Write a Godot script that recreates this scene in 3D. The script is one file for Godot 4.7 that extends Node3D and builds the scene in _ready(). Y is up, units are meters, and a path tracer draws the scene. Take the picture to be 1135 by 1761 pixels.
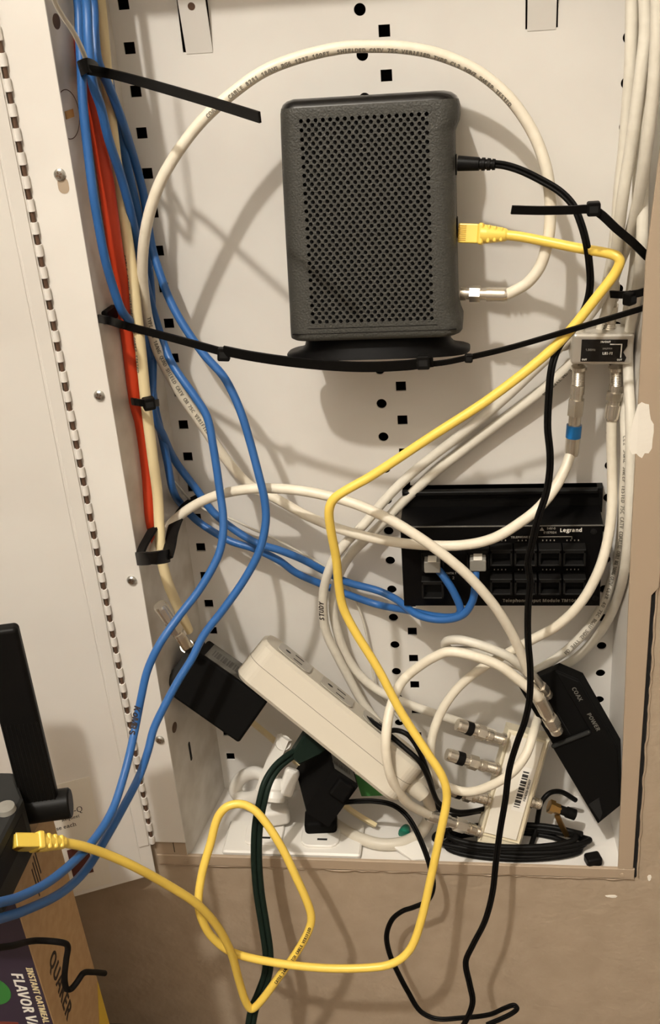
extends Node3D
# A recessed structured-wiring enclosure: modem, splitter, telephone module, adapters and cables. Lengths in mm, origin on the back panel.

const MM := 0.001
const LAMP := Vector3(-290, 1600, 1400)
var M := {}
var rng := RandomNumberGenerator.new()
var font_sans: SystemFont
var font_serif: SystemFont

func _ready() -> void:
	rng.seed = 7
	var cam := Camera3D.new()
	cam.name = "camera"
	cam.fov = 48.4920
	cam.near = 0.02
	cam.far = 20.0
	cam.transform = Transform3D(Basis(Vector3(0.990749, -0.072165, -0.114925), Vector3(0.010763, 0.886001, -0.463558), Vector3(0.135276, 0.458033, 0.878582)), V(215.8, 33.8, 739.7))
	add_child(cam)
	cam.current = true
	build_light()
	build_materials()
	build_room()
	build_enclosure()
	build_modem()
	build_module()
	build_splitter()
	build_adapters()
	build_power_strip()
	build_outlet()
	build_amplifier()
	build_cables()
	build_ties()
	build_carton()
	build_router()

# ------------------------------------------------------------ light
func build_light() -> void:
	var e := Environment.new()
	e.background_mode = Environment.BG_COLOR
	e.background_color = Color(0.02, 0.018, 0.015)
	e.tonemap_mode = Environment.TONE_MAPPER_LINEAR
	e.tonemap_exposure = 1.0
	e.sdfgi_enabled = true
	e.ssao_enabled = true
	e.ssil_enabled = true
	var w := WorldEnvironment.new()
	w.name = "world_environment"
	w.environment = e
	add_child(w)
	# the ceiling lamp's own light, set inside its bulb
	var l := OmniLight3D.new()
	l.name = "ceiling_lamp_light"
	l.position = LAMP * MM
	l.light_color = Color(1.0, 0.98, 0.945)
	l.light_energy = 3.55
	l.light_size = 0.034
	l.omni_range = 8.0
	l.omni_attenuation = 2.0
	l.shadow_enabled = true
	add_child(l)

# ------------------------------------------------------------ helpers
func V(x: float, y: float, z: float) -> Vector3:
	return Vector3(x, y, z) * MM

func S() -> SurfaceTool:
	var st := SurfaceTool.new()
	st.begin(Mesh.PRIMITIVE_TRIANGLES)
	return st

func node_at(called: String, at: Vector3, label: String, category: String, group := "") -> Node3D:
	var o := Node3D.new()
	o.name = called
	o.position = at
	add_child(o, true)
	meta(o, label, category, group)
	return o

func meta(o: Node3D, label: String, category: String, group := "") -> void:
	o.set_meta("label", label)
	o.set_meta("category", category)
	if group != "":
		o.set_meta("group", group)

# a part in the world's coordinates under a thing that is only moved, or in the thing's own axes when own is true
func part(st: SurfaceTool, called: String, mat: Material, parent: Node3D, own := false, label := "") -> MeshInstance3D:
	var o := MeshInstance3D.new()
	o.name = called
	o.mesh = st.commit()
	o.material_override = mat
	parent.add_child(o, true)
	if not own:
		var t := Transform3D.IDENTITY
		var p: Node = parent
		while p is Node3D and p != self:
			t = (p as Node3D).transform * t
			p = p.get_parent()
		o.transform = t.affine_inverse()
	if label != "":
		o.set_meta("label", label)
	return o

func struct(st: SurfaceTool, called: String, mat: Material) -> MeshInstance3D:
	var o := part(st, called, mat, self)
	o.set_meta("kind", "structure")
	return o

func tri(st: SurfaceTool, a: Vector3, b: Vector3, c: Vector3, na: Vector3, nb: Vector3, nc: Vector3) -> void:
	if (b - a).cross(c - a).dot(na + nb + nc) > 0.0:
		st.set_normal(na); st.add_vertex(a)
		st.set_normal(nc); st.add_vertex(c)
		st.set_normal(nb); st.add_vertex(b)
	else:
		st.set_normal(na); st.add_vertex(a)
		st.set_normal(nb); st.add_vertex(b)
		st.set_normal(nc); st.add_vertex(c)

func quad(st: SurfaceTool, a: Vector3, b: Vector3, c: Vector3, d: Vector3, n: Vector3) -> void:
	tri(st, a, b, c, n, n, n)
	tri(st, a, c, d, n, n, n)

func quadn(st: SurfaceTool, a: Vector3, b: Vector3, c: Vector3, d: Vector3, na: Vector3, nb: Vector3, nc: Vector3, nd: Vector3) -> void:
	tri(st, a, b, c, na, nb, nc)
	tri(st, a, c, d, na, nc, nd)

# axes for a part that stands on `at` with its local z along `n` and local y near `up`
func frame(at: Vector3, n: Vector3, up: Vector3) -> Transform3D:
	var z := n.normalized()
	var x := up.cross(z)
	if x.length() < 1e-5:
		x = Vector3(1, 0, 0).cross(z)
	x = x.normalized()
	return Transform3D(Basis(x, z.cross(x), z), at)

func axes(at: Vector3, x: Vector3, y: Vector3) -> Transform3D:
	var ex := x.normalized()
	var ez := ex.cross(y).normalized()
	return Transform3D(Basis(ex, ez.cross(ex), ez), at)

# box with rounded edges; size and radius in mm, centred on t
func rbox(st: SurfaceTool, t: Transform3D, sx: float, sy: float, sz: float, r: float, k := 2) -> void:
	var h := Vector3(sx, sy, sz) * 0.5
	r = minf(r, minf(h.x, minf(h.y, h.z)) * 0.99)
	var inn := h - Vector3(r, r, r)
	for f in 6:
		var ax := f % 3
		var s := -1.0 if f < 3 else 1.0
		var u := (ax + 1) % 3
		var w := (ax + 2) % 3
		var lu: Array[float] = []
		var lw: Array[float] = []
		for i in k + 1:
			var a := tan(-PI / 4 + PI / 4 * i / k)
			lu.append(-inn[u] + a * r); lw.append(-inn[w] + a * r)
		for i in k + 1:
			var a2 := tan(PI / 4 * i / k)
			lu.append(inn[u] + a2 * r); lw.append(inn[w] + a2 * r)
		var grid := []
		for i in lu.size():
			var row := []
			for j in lw.size():
				var p := Vector3.ZERO
				p[ax] = s * h[ax]; p[u] = lu[i]; p[w] = lw[j]
				var core := p.clamp(-inn, inn)
				var n := (p - core).normalized()
				row.append([t * ((core + n * r) * MM), (t.basis * n).normalized()])
			grid.append(row)
		for i in lu.size() - 1:
			for j in lw.size() - 1:
				var a3: Array = grid[i][j]
				var b3: Array = grid[i + 1][j]
				var c3: Array = grid[i + 1][j + 1]
				var d3: Array = grid[i][j + 1]
				quadn(st, a3[0], b3[0], c3[0], d3[0], a3[1], b3[1], c3[1], d3[1])

# solid between two outlines of equal length (local mm); flat shaded
func prism(st: SurfaceTool, t: Transform3D, poly: Array, z0: float, z1: float, bevel := 0.0) -> void:
	var pts := PackedVector2Array(poly)
	if Geometry2D.is_polygon_clockwise(pts):
		pts.reverse()
	var c := Vector2.ZERO
	for p in pts:
		c += p / pts.size()
	var n := pts.size()
	var idx := Geometry2D.triangulate_polygon(pts)
	var inner := PackedVector2Array()
	for i in n:
		var d1 := (pts[i] - pts[(i + n - 1) % n]).normalized()
		var d2 := (pts[(i + 1) % n] - pts[i]).normalized()
		var m := (Vector2(-d1.y, d1.x) + Vector2(-d2.y, d2.x))
		m = m / maxf(m.length_squared() * 0.5, 0.3)
		inner.append(pts[i] + m * bevel)
	var P := func(p: Vector2, z: float) -> Vector3: return t * (Vector3(p.x, p.y, z) * MM)
	var nz := t.basis.z.normalized()
	for i in range(0, idx.size(), 3):
		tri(st, P.call(inner[idx[i]], z1), P.call(inner[idx[i + 1]], z1), P.call(inner[idx[i + 2]], z1), nz, nz, nz)
		tri(st, P.call(inner[idx[i]], z0), P.call(inner[idx[i + 1]], z0), P.call(inner[idx[i + 2]], z0), -nz, -nz, -nz)
	for i in n:
		var a := pts[i]
		var b := pts[(i + 1) % n]
		var o := (b - a).normalized()
		var out := (t.basis * Vector3(o.y, -o.x, 0)).normalized()
		quad(st, P.call(a, z0 + bevel), P.call(b, z0 + bevel), P.call(b, z1 - bevel), P.call(a, z1 - bevel), out)
		if bevel > 0.0:
			var ia := inner[i]
			var ib := inner[(i + 1) % n]
			quad(st, P.call(a, z1 - bevel), P.call(b, z1 - bevel), P.call(ib, z1), P.call(ia, z1), (out + nz).normalized())
			quad(st, P.call(a, z0 + bevel), P.call(b, z0 + bevel), P.call(ib, z0), P.call(ia, z0), (out - nz).normalized())

func rect2(x0: float, y0: float, x1: float, y1: float) -> Array:
	return [Vector2(x0, y0), Vector2(x1, y0), Vector2(x1, y1), Vector2(x0, y1)]

func rrect2(w: float, h: float, r: float, k := 4) -> Array:
	var a := []
	for q in 4:
		var cx := (w / 2 - r) * (1 if q == 0 or q == 3 else -1)
		var cy := (h / 2 - r) * (1 if q < 2 else -1)
		for i in k + 1:
			var t := (q + float(i) / k) * PI / 2
			a.append(Vector2(cx + cos(t) * r, cy + sin(t) * r))
	return a

func spline(p: Array, seg := 7) -> Array:
	var out := []
	for i in p.size() - 1:
		var p0: Vector3 = p[maxi(i - 1, 0)]
		var p1: Vector3 = p[i]
		var p2: Vector3 = p[i + 1]
		var p3: Vector3 = p[mini(i + 2, p.size() - 1)]
		var d := maxf(p1.distance_to(p2), 1e-6)
		var m1 := (p2 - p0) / maxf(p0.distance_to(p1) + d, 1e-6) * d
		var m2 := (p3 - p1) / maxf(p2.distance_to(p3) + d, 1e-6) * d
		for k in seg:
			var t := float(k) / seg
			var t2 := t * t
			var t3 := t2 * t
			out.append(p1 * (2 * t3 - 3 * t2 + 1) + m1 * (t3 - 2 * t2 + t) + p2 * (-2 * t3 + 3 * t2) + m2 * (t3 - t2))
	out.append(p[p.size() - 1])
	return out

func tangent(c: Array, i: int) -> Vector3:
	return ((c[mini(i + 1, c.size() - 1)] as Vector3) - (c[maxi(i - 1, 0)] as Vector3)).normalized()

# swept outline (list of Vector2, mm); `up` fixes the outline's y axis when given
func sweep(st: SurfaceTool, c: Array, outline: Array, smooth: bool, up := Vector3.ZERO) -> void:
	var n := outline.size()
	var rows := []
	var side := Vector3.ZERO
	for i in c.size():
		var tg := tangent(c, i)
		if up != Vector3.ZERO:
			side = up.cross(tg).normalized()
		elif i == 0:
			side = (Vector3(0, 0, 1) if absf(tg.z) < 0.9 else Vector3(0, 1, 0)).cross(tg).normalized()
		else:
			side = (side - tg * side.dot(tg)).normalized()
		rows.append([c[i], side, tg.cross(side)])
	for i in rows.size() - 1:
		for j in n:
			var v := []
			var nn := []
			for q in [[i, j], [i + 1, j], [i + 1, (j + 1) % n], [i, (j + 1) % n]]:
				var r: Array = rows[q[0]]
				var o: Vector2 = outline[q[1]]
				v.append(r[0] + (r[1] * o.x + r[2] * o.y) * MM)
				if smooth:
					nn.append((r[1] * o.x + r[2] * o.y).normalized())
			if smooth:
				quadn(st, v[0], v[1], v[2], v[3], nn[0], nn[1], nn[2], nn[3])
			else:
				var a: Vector2 = outline[j]
				var b: Vector2 = outline[(j + 1) % n]
				var e := (b - a).normalized()
				var f := Vector2(e.y, -e.x)
				if f.dot(a + b) < 0:
					f = -f
				var n1: Vector3 = (rows[i][1] * f.x + rows[i][2] * f.y).normalized()
				var n2: Vector3 = (rows[i + 1][1] * f.x + rows[i + 1][2] * f.y).normalized()
				quadn(st, v[0], v[1], v[2], v[3], n1, n2, n2, n1)
	for e in [0, rows.size() - 1]:
		var r2: Array = rows[e]
		var tn := tangent(c, e) * (-1.0 if e == 0 else 1.0)
		for j in range(1, n - 1):
			var w := []
			for q in [0, j, j + 1]:
				var o2: Vector2 = outline[q]
				w.append(r2[0] + (r2[1] * o2.x + r2[2] * o2.y) * MM)
			tri(st, w[0], w[1], w[2], tn, tn, tn)

func circle2(r: float, k := 12) -> Array:
	var a := []
	for i in k:
		a.append(Vector2(cos(TAU * i / k), sin(TAU * i / k)) * r)
	return a

func tube(st: SurfaceTool, pts: Array, r: float, seg := 7, k := 12) -> Array:
	var c := spline(pts, seg)
	sweep(st, c, circle2(r, k), true)
	return c

# two-core flat lead: two tubes side by side
func twin(st: SurfaceTool, pts: Array, r: float, up: Vector3, seg := 7) -> void:
	var c := spline(pts, seg)
	for s in [-1.0, 1.0]:
		var o := circle2(r, 10)
		for i in o.size():
			o[i] = (o[i] as Vector2) + Vector2(s * r * 0.92, 0)
		var rows := []
		for i in c.size():
			var tg := tangent(c, i)
			var side := up.cross(tg).normalized()
			rows.append((c[i] as Vector3) + side * s * r * 0.92 * MM)
		sweep(st, rows, circle2(r, 10), true)

func band(st: SurfaceTool, pts: Array, w: float, t: float, up: Vector3, seg := 7) -> void:
	sweep(st, spline(pts, seg), [Vector2(-t / 2, -w / 2), Vector2(t / 2, -w / 2), Vector2(t / 2, w / 2), Vector2(-t / 2, w / 2)], false, up)

# turned shape along A to B; prof holds Vector2(distance in mm, radius in mm)
func lathe(st: SurfaceTool, a: Vector3, b: Vector3, prof: Array, k := 16) -> void:
	var t := frame(a, b - a, Vector3(0, 1, 0.01))
	for i in prof.size() - 1:
		var p: Vector2 = prof[i]
		var q: Vector2 = prof[i + 1]
		var sl := Vector2(q.x - p.x, q.y - p.y)
		for j in k:
			var a0 := TAU * j / k
			var a1 := TAU * (j + 1) / k
			if k <= 8:
				var am := (a0 + a1) / 2
				var nf := t.basis * Vector3(cos(am) * sl.x, sin(am) * sl.x, -sl.y).normalized()
				quad(st, t * (Vector3(cos(a0) * p.y, sin(a0) * p.y, p.x) * MM), t * (Vector3(cos(a1) * p.y, sin(a1) * p.y, p.x) * MM), t * (Vector3(cos(a1) * q.y, sin(a1) * q.y, q.x) * MM), t * (Vector3(cos(a0) * q.y, sin(a0) * q.y, q.x) * MM), nf)
			else:
				var n0 := t.basis * Vector3(cos(a0) * sl.x, sin(a0) * sl.x, -sl.y).normalized()
				var n1 := t.basis * Vector3(cos(a1) * sl.x, sin(a1) * sl.x, -sl.y).normalized()
				quadn(st, t * (Vector3(cos(a0) * p.y, sin(a0) * p.y, p.x) * MM), t * (Vector3(cos(a1) * p.y, sin(a1) * p.y, p.x) * MM), t * (Vector3(cos(a1) * q.y, sin(a1) * q.y, q.x) * MM), t * (Vector3(cos(a0) * q.y, sin(a0) * q.y, q.x) * MM), n0, n1, n1, n0)

# one cell of a punched plate: rectangle with one hole; local mm; kind 0 square, 1 round
func cell(st: SurfaceTool, t: Transform3D, x0: float, y0: float, x1: float, y1: float, cx: float, cy: float, kind: int, hx: float, hy: float, thick: float, k := 16) -> void:
	var inner := PackedVector2Array()
	var outer := PackedVector2Array()
	if kind == 0:
		inner = PackedVector2Array([Vector2(cx - hx, cy - hy), Vector2(cx + hx, cy - hy), Vector2(cx + hx, cy + hy), Vector2(cx - hx, cy + hy)])
		outer = PackedVector2Array([Vector2(x0, y0), Vector2(x1, y0), Vector2(x1, y1), Vector2(x0, y1)])
	else:
		for i in k:
			var a := TAU * (i + 0.5) / k + PI / 4 - PI / k
			var d := Vector2(cos(a), sin(a))
			inner.append(Vector2(cx, cy) + d * hx)
			var sx := (x1 - cx) / d.x if d.x > 1e-6 else ((x0 - cx) / d.x if d.x < -1e-6 else 1e9)
			var sy := (y1 - cy) / d.y if d.y > 1e-6 else ((y0 - cy) / d.y if d.y < -1e-6 else 1e9)
			outer.append(Vector2(cx, cy) + d * minf(sx, sy))
		# k is a multiple of 4 and the cell square enough for corners to fall near vertices: snap them
		for c in [Vector2(x0, y0), Vector2(x1, y0), Vector2(x1, y1), Vector2(x0, y1)]:
			var best := 0
			for i in k:
				if outer[i].distance_squared_to(c) < outer[best].distance_squared_to(c):
					best = i
			outer[best] = c
	var n := t.basis.z.normalized()
	var m := inner.size()
	for i in m:
		var j := (i + 1) % m
		var a2 := t * (Vector3(inner[i].x, inner[i].y, 0) * MM)
		var b2 := t * (Vector3(inner[j].x, inner[j].y, 0) * MM)
		quad(st, t * (Vector3(outer[i].x, outer[i].y, 0) * MM), t * (Vector3(outer[j].x, outer[j].y, 0) * MM), b2, a2, n)
		var mid := (inner[i] + inner[j]) / 2
		var w := t.basis * Vector3(cx - mid.x, cy - mid.y, 0).normalized()
		quad(st, a2, b2, t * (Vector3(inner[j].x, inner[j].y, -thick) * MM), t * (Vector3(inner[i].x, inner[i].y, -thick) * MM), w)

func flat(st: SurfaceTool, t: Transform3D, x0: float, y0: float, x1: float, y1: float, z := 0.0) -> void:
	quad(st, t * (Vector3(x0, y0, z) * MM), t * (Vector3(x1, y0, z) * MM), t * (Vector3(x1, y1, z) * MM), t * (Vector3(x0, y1, z) * MM), t.basis.z.normalized())

# lettering as thin geometry; t's origin is the middle of the text, height in mm is the font's size
func letters(st: SurfaceTool, t: Transform3D, text: String, height: float, depth := 0.15, serif := false) -> void:
	var m := TextMesh.new()
	m.text = text
	m.font = font_serif if serif else font_sans
	m.font_size = 32
	m.pixel_size = 0.01
	var k := height * MM / 0.32
	m.depth = depth * MM / k
	m.curve_step = 2.0
	var ar := m.get_mesh_arrays()
	var vs: PackedVector3Array = ar[Mesh.ARRAY_VERTEX]
	var ns: PackedVector3Array = ar[Mesh.ARRAY_NORMAL]
	var ix: PackedInt32Array = ar[Mesh.ARRAY_INDEX]
	for i in ix:
		st.set_normal((t.basis * ns[i]).normalized())
		st.add_vertex(t * (vs[i] * k))

# single characters along a path, on the side of a cable of radius r that faces `face`
func print_along(st: SurfaceTool, c: Array, r: float, text: String, from: float, height: float, face: Vector3, backward := false, step := 0.62) -> void:
	var s := [0.0]
	for i in range(1, c.size()):
		s.append(s[i - 1] + (c[i] as Vector3).distance_to(c[i - 1]))
	for k in text.length():
		if text[k] == " ":
			continue
		var d: float = from * MM + (-1.0 if backward else 1.0) * k * height * step * MM
		var i := 0
		while i < c.size() - 2 and s[i + 1] < d:
			i += 1
		if d < 0 or d > s[c.size() - 1]:
			continue
		var f: float = (d - s[i]) / maxf(s[i + 1] - s[i], 1e-7)
		var p: Vector3 = (c[i] as Vector3).lerp(c[i + 1], f)
		var tg := ((c[i + 1] as Vector3) - (c[i] as Vector3)).normalized() * (-1.0 if backward else 1.0)
		var n := (face - tg * face.dot(tg)).normalized()
		letters(st, Transform3D(Basis(tg, n.cross(tg), n), p + n * (r + 0.02) * MM), text[k], height, 0.25)

# ------------------------------------------------------------ materials
func mat(called: String, c: Color, rough := 0.5, metal := 0.0) -> StandardMaterial3D:
	var m := StandardMaterial3D.new()
	m.albedo_color = c
	m.roughness = rough
	m.metallic = metal
	M[called] = m
	return m

func noise_image(size: int, freq: float, seed_: int, octaves: int, lo: Color, hi: Color, kind := FastNoiseLite.TYPE_SIMPLEX) -> Image:
	var f := FastNoiseLite.new()
	f.seed = seed_
	f.noise_type = kind
	f.frequency = freq
	f.fractal_octaves = octaves
	var g := f.get_seamless_image(size, size)
	var im := Image.create(size, size, false, Image.FORMAT_RGB8)
	for y in size:
		for x in size:
			im.set_pixel(x, y, lo.lerp(hi, g.get_pixel(x, y).r))
	return im

func tex(im: Image) -> ImageTexture:
	im.generate_mipmaps()
	return ImageTexture.create_from_image(im)

func relief(m: StandardMaterial3D, size: int, freq: float, strength: float, scale: float, seed_: int) -> void:
	var im := noise_image(size, freq, seed_, 3, Color.BLACK, Color.WHITE)
	im.bump_map_to_normal_map(strength)
	m.normal_enabled = true
	m.normal_texture = tex(im)
	m.uv1_triplanar = true
	m.uv1_world_triplanar = true
	m.uv1_scale = Vector3.ONE * scale

func mottle(m: StandardMaterial3D, lo: Color, hi: Color, size: int, freq: float, scale: float, seed_: int) -> void:
	m.albedo_color = Color.WHITE
	m.albedo_texture = tex(noise_image(size, freq, seed_, 4, lo, hi))
	m.uv1_triplanar = true
	m.uv1_world_triplanar = true
	m.uv1_scale = Vector3.ONE * scale

func build_materials() -> void:
	font_sans = SystemFont.new()
	font_sans.font_names = PackedStringArray(["Droid Sans"])
	font_sans.font_weight = 700
	font_serif = SystemFont.new()
	font_serif.font_names = PackedStringArray(["Droid Serif"])
	mottle(mat("enamel", Color.WHITE, 0.42), Color8(222, 217, 210), Color8(230, 226, 219), 128, 0.02, 3.0, 3)
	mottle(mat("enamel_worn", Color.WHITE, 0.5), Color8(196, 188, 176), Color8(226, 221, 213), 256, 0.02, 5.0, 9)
	var tan_ := mat("tan_wall", Color.WHITE, 0.75)
	mottle(tan_, Color8(167, 149, 127), Color8(176, 158, 136), 128, 0.03, 2.5, 5)
	relief(tan_, 256, 0.06, 0.5, 9.0, 6)
	tan_.uv1_scale = Vector3.ONE * 7.0
	mat("tan_paint", Color8(172, 153, 131), 0.6)
	mat("crack", Color8(52, 36, 26), 0.9)
	mat("plaster", Color8(240, 234, 222), 0.9)
	mat("cream_wall", Color8(168, 163, 156), 0.85)
	mat("ceiling_white", Color8(205, 200, 192), 0.9)
	mat("floor_brown", Color8(104, 88, 72), 0.6)
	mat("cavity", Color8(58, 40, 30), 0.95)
	mat("void", Color8(8, 7, 6), 0.9)
	relief(mat("charcoal", Color8(56, 55, 50), 0.55), 128, 0.1, 1.5, 40.0, 11)
	mat("gloss_black", Color8(22, 21, 20), 0.22)
	mat("satin_black", Color8(18, 17, 16), 0.42)
	mat("matte_black", Color8(20, 18, 17), 0.6)
	mat("tie_black", Color8(15, 14, 13), 0.42)
	mat("adapter_black", Color8(11, 10, 9), 0.72)
	mat("module_black", Color8(11, 10, 10), 0.45)
	mat("print_faint", Color8(128, 122, 110), 0.7)
	mat("grey_label", Color8(98, 95, 88), 0.6)
	mat("grey_print", Color8(70, 68, 62), 0.7)
	mat("jack_black", Color8(26, 25, 24), 0.5)
	mat("print_white", Color8(235, 230, 220), 0.6)
	mat("print_dark", Color8(48, 44, 42), 0.7)
	mat("print_grey", Color8(140, 134, 124), 0.7)
	mat("nickel", Color8(214, 206, 192), 0.26, 0.85)
	mat("zinc", Color8(206, 200, 188), 0.3, 0.6)
	mat("steel", Color8(190, 188, 182), 0.3, 1.0)
	mat("brass", Color8(176, 140, 84), 0.35, 1.0)
	mat("pin_brown", Color8(96, 72, 56), 0.6, 0.3)
	mottle(mat("coax_white", Color.WHITE, 0.42), Color8(222, 212, 192), Color8(234, 226, 208), 128, 0.03, 22.0, 21)
	mottle(mat("coax_grey", Color.WHITE, 0.42), Color8(214, 207, 192), Color8(226, 220, 206), 128, 0.03, 22.0, 22)
	mat("coax_cream", Color8(222, 204, 160), 0.5)
	mat("blue_jacket", Color8(42, 94, 156), 0.42)
	mat("blue_band", Color8(20, 110, 178), 0.4)
	mat("yellow_jacket", Color8(240, 206, 92), 0.36)
	var yp := mat("yellow_clear", Color8(238, 206, 84), 0.15)
	yp.clearcoat_enabled = true
	mat("clear_plastic", Color8(132, 129, 121), 0.2)
	mat("contact_gold", Color8(190, 150, 70), 0.3, 1.0)
	mat("orange", Color8(188, 54, 16), 0.5)
	mat("green_black", Color8(26, 38, 32), 0.45)
	mat("green", Color8(20, 110, 86), 0.35)
	mat("strip_white", Color8(204, 196, 180), 0.45)
	mat("strip_grey", Color8(170, 164, 152), 0.3)
	mat("outlet_white", Color8(228, 224, 216), 0.35)
	mat("ivory", Color8(222, 212, 186), 0.4)
	mat("sticker", Color8(230, 224, 210), 0.5)
	mottle(mat("card", Color.WHITE, 0.8), Color8(176, 144, 104), Color8(190, 158, 118), 128, 0.05, 12.0, 31)
	mat("carton_purple", Color8(50, 38, 56), 0.55)
	mat("carton_green", Color8(48, 120, 50), 0.55)
	mat("carton_red", Color8(110, 44, 30), 0.55)
	mat("carton_yellow", Color8(214, 180, 52), 0.55)
	mat("carton_ink", Color8(46, 34, 30), 0.7)
	mat("sheet_white", Color8(226, 220, 208), 0.7)
	mat("sheet_red", Color8(84, 40, 34), 0.7)
	mat("router_grey", Color8(44, 44, 43), 0.5)
	for k in ["tie_black", "satin_black", "matte_black", "adapter_black", "module_black", "jack_black", "green_black", "router_grey"]:
		(M[k] as StandardMaterial3D).metallic_specular = 0.22
	var b := mat("bulb_glow", Color8(255, 240, 214), 0.5)
	b.emission_enabled = true
	b.emission = Color(1.0, 0.98, 0.945)
	b.emission_energy_multiplier = 4.0
	var o2 := mat("drop_wire", Color8(206, 200, 186), 0.35)
	o2.clearcoat_enabled = true
# ------------------------------------------------------------ room
func room_box(st: SurfaceTool, a: Vector3, b: Vector3) -> void:
	prism(st, Transform3D.IDENTITY, rect2(a.x, a.y, b.x, b.y), a.z, b.z)

func build_room() -> void:
	var st := S()
	room_box(st, Vector3(-800, 100, 67), Vector3(1250, 1780, 83))
	room_box(st, Vector3(-800, -840, 67), Vector3(1250, -625, 83))
	room_box(st, Vector3(-800, -625, 67), Vector3(-32, 100, 83))
	room_box(st, Vector3(326, -625, 67), Vector3(1250, 100, 83))
	struct(st, "wall_back", M.tan_wall)
	st = S()
	room_box(st, Vector3(-820, -840, 67), Vector3(-800, 1780, 2300))
	struct(st, "wall_left", M.cream_wall)
	st = S()
	room_box(st, Vector3(1250, -840, 67), Vector3(1270, 1780, 2300))
	struct(st, "wall_right", M.cream_wall)
	st = S()
	room_box(st, Vector3(-820, -840, 2300), Vector3(1270, 1780, 2320))
	struct(st, "wall_front", M.cream_wall)
	st = S()
	room_box(st, Vector3(-820, 1760, 60), Vector3(1270, 1780, 2320))
	struct(st, "ceiling", M.ceiling_white)
	st = S()
	room_box(st, Vector3(-820, -840, 60), Vector3(1270, -820, 2320))
	struct(st, "floor", M.floor_brown)
	# stud bay behind the enclosure, dark through the punched holes
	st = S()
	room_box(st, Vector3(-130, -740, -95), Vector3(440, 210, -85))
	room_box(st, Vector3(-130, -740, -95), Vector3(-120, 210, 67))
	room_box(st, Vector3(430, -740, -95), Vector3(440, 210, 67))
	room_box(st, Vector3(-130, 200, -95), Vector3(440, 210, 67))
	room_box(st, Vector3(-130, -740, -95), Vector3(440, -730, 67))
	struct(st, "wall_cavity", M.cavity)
	# bulb in its lamp holder under the ceiling
	var lamp := node_at("ceiling_lamp", LAMP * MM, "bare round ceiling bulb in a white holder above the enclosure", "lamp")
	st = S()
	var prof := []
	for i in 13:
		var a := PI * i / 12
		prof.append(Vector2(-cos(a) * 36, maxf(sin(a) * 36, 0.1)))
	lathe(st, LAMP * MM, LAMP * MM + V(0, 1, 0), prof, 24)
	part(st, "bulb", M.bulb_glow, lamp)
	st = S()
	lathe(st, LAMP * MM, LAMP * MM + V(0, 1, 0), [Vector2(44, 0.1), Vector2(44, 24), Vector2(70, 24), Vector2(140, 60), Vector2(140, 0.1)], 24)
	part(st, "holder", M.ceiling_white, lamp)
	# paint damage on the wall
	for d in [["plaster", V(311.1, -254.8, 85.6), 7.0, 18.0, "patch of bare white plaster where paint peeled beside the enclosure", "plaster patch", 3],
			["plaster", V(309, -644.7, 84), 4.2, 1.3, "small white chip in the tan paint below the enclosure corner", "paint chip", 5],
			["plaster", V(336.1, -624.1, 84), 1.4, 3.0, "tiny white chip in the tan paint right of the enclosure corner", "paint chip", 6],
			["tan_paint", V(290.4, -202.1, 84), 0.0, 0.0, "", "", 0]]:
		if d[2] == 0.0:
			continue
		var r2 := RandomNumberGenerator.new()
		r2.seed = d[6]
		var poly := []
		for i in 22:
			var a := TAU * i / 22
			poly.append(Vector2(cos(a) * d[2], sin(a) * d[3]) * (1.0 + 0.10 * sin(a * 3 + d[6]) + 0.06 * sin(a * 7) + r2.randf_range(-0.05, 0.05)))
		st = S()
		prism(st, Transform3D(Basis.IDENTITY, d[1]), poly, -1.2, 0.0 - 0.6)
		meta(part(st, "paint_chip", M[d[0]], self), d[4], d[5])
	# torn paint bead along the lower edge of the flange
	st = S()
	var bead := []
	for i in 70:
		bead.append(V(-34 + i * 5.2, -625.5 + rng.randf_range(-0.8, 0.8), 83.4 + rng.randf_range(-0.2, 0.7)))
	tube(st, bead, 0.8, 2, 6)
	meta(part(st, "paint_bead", M.tan_paint, self), "ragged bead of tan paint along the bottom flange of the enclosure", "paint")
	st = S()
	bead = []
	for i in 44:
		bead.append(V(327.0 + rng.randf_range(-0.5, 0.7), -622 + i * 6.0, 83.3 + rng.randf_range(-0.2, 0.8)))
	tube(st, bead, 0.8, 2, 6)
	meta(part(st, "paint_bead", M.tan_paint, self), "ragged bead of tan paint beside the dark crack right of the enclosure", "paint")

# ------------------------------------------------------------ enclosure
func fill(st: SurfaceTool, x0: float, y0: float, x1: float, y1: float) -> void:
	flat(st, Transform3D.IDENTITY, x0, y0, x1, y1)

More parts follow.
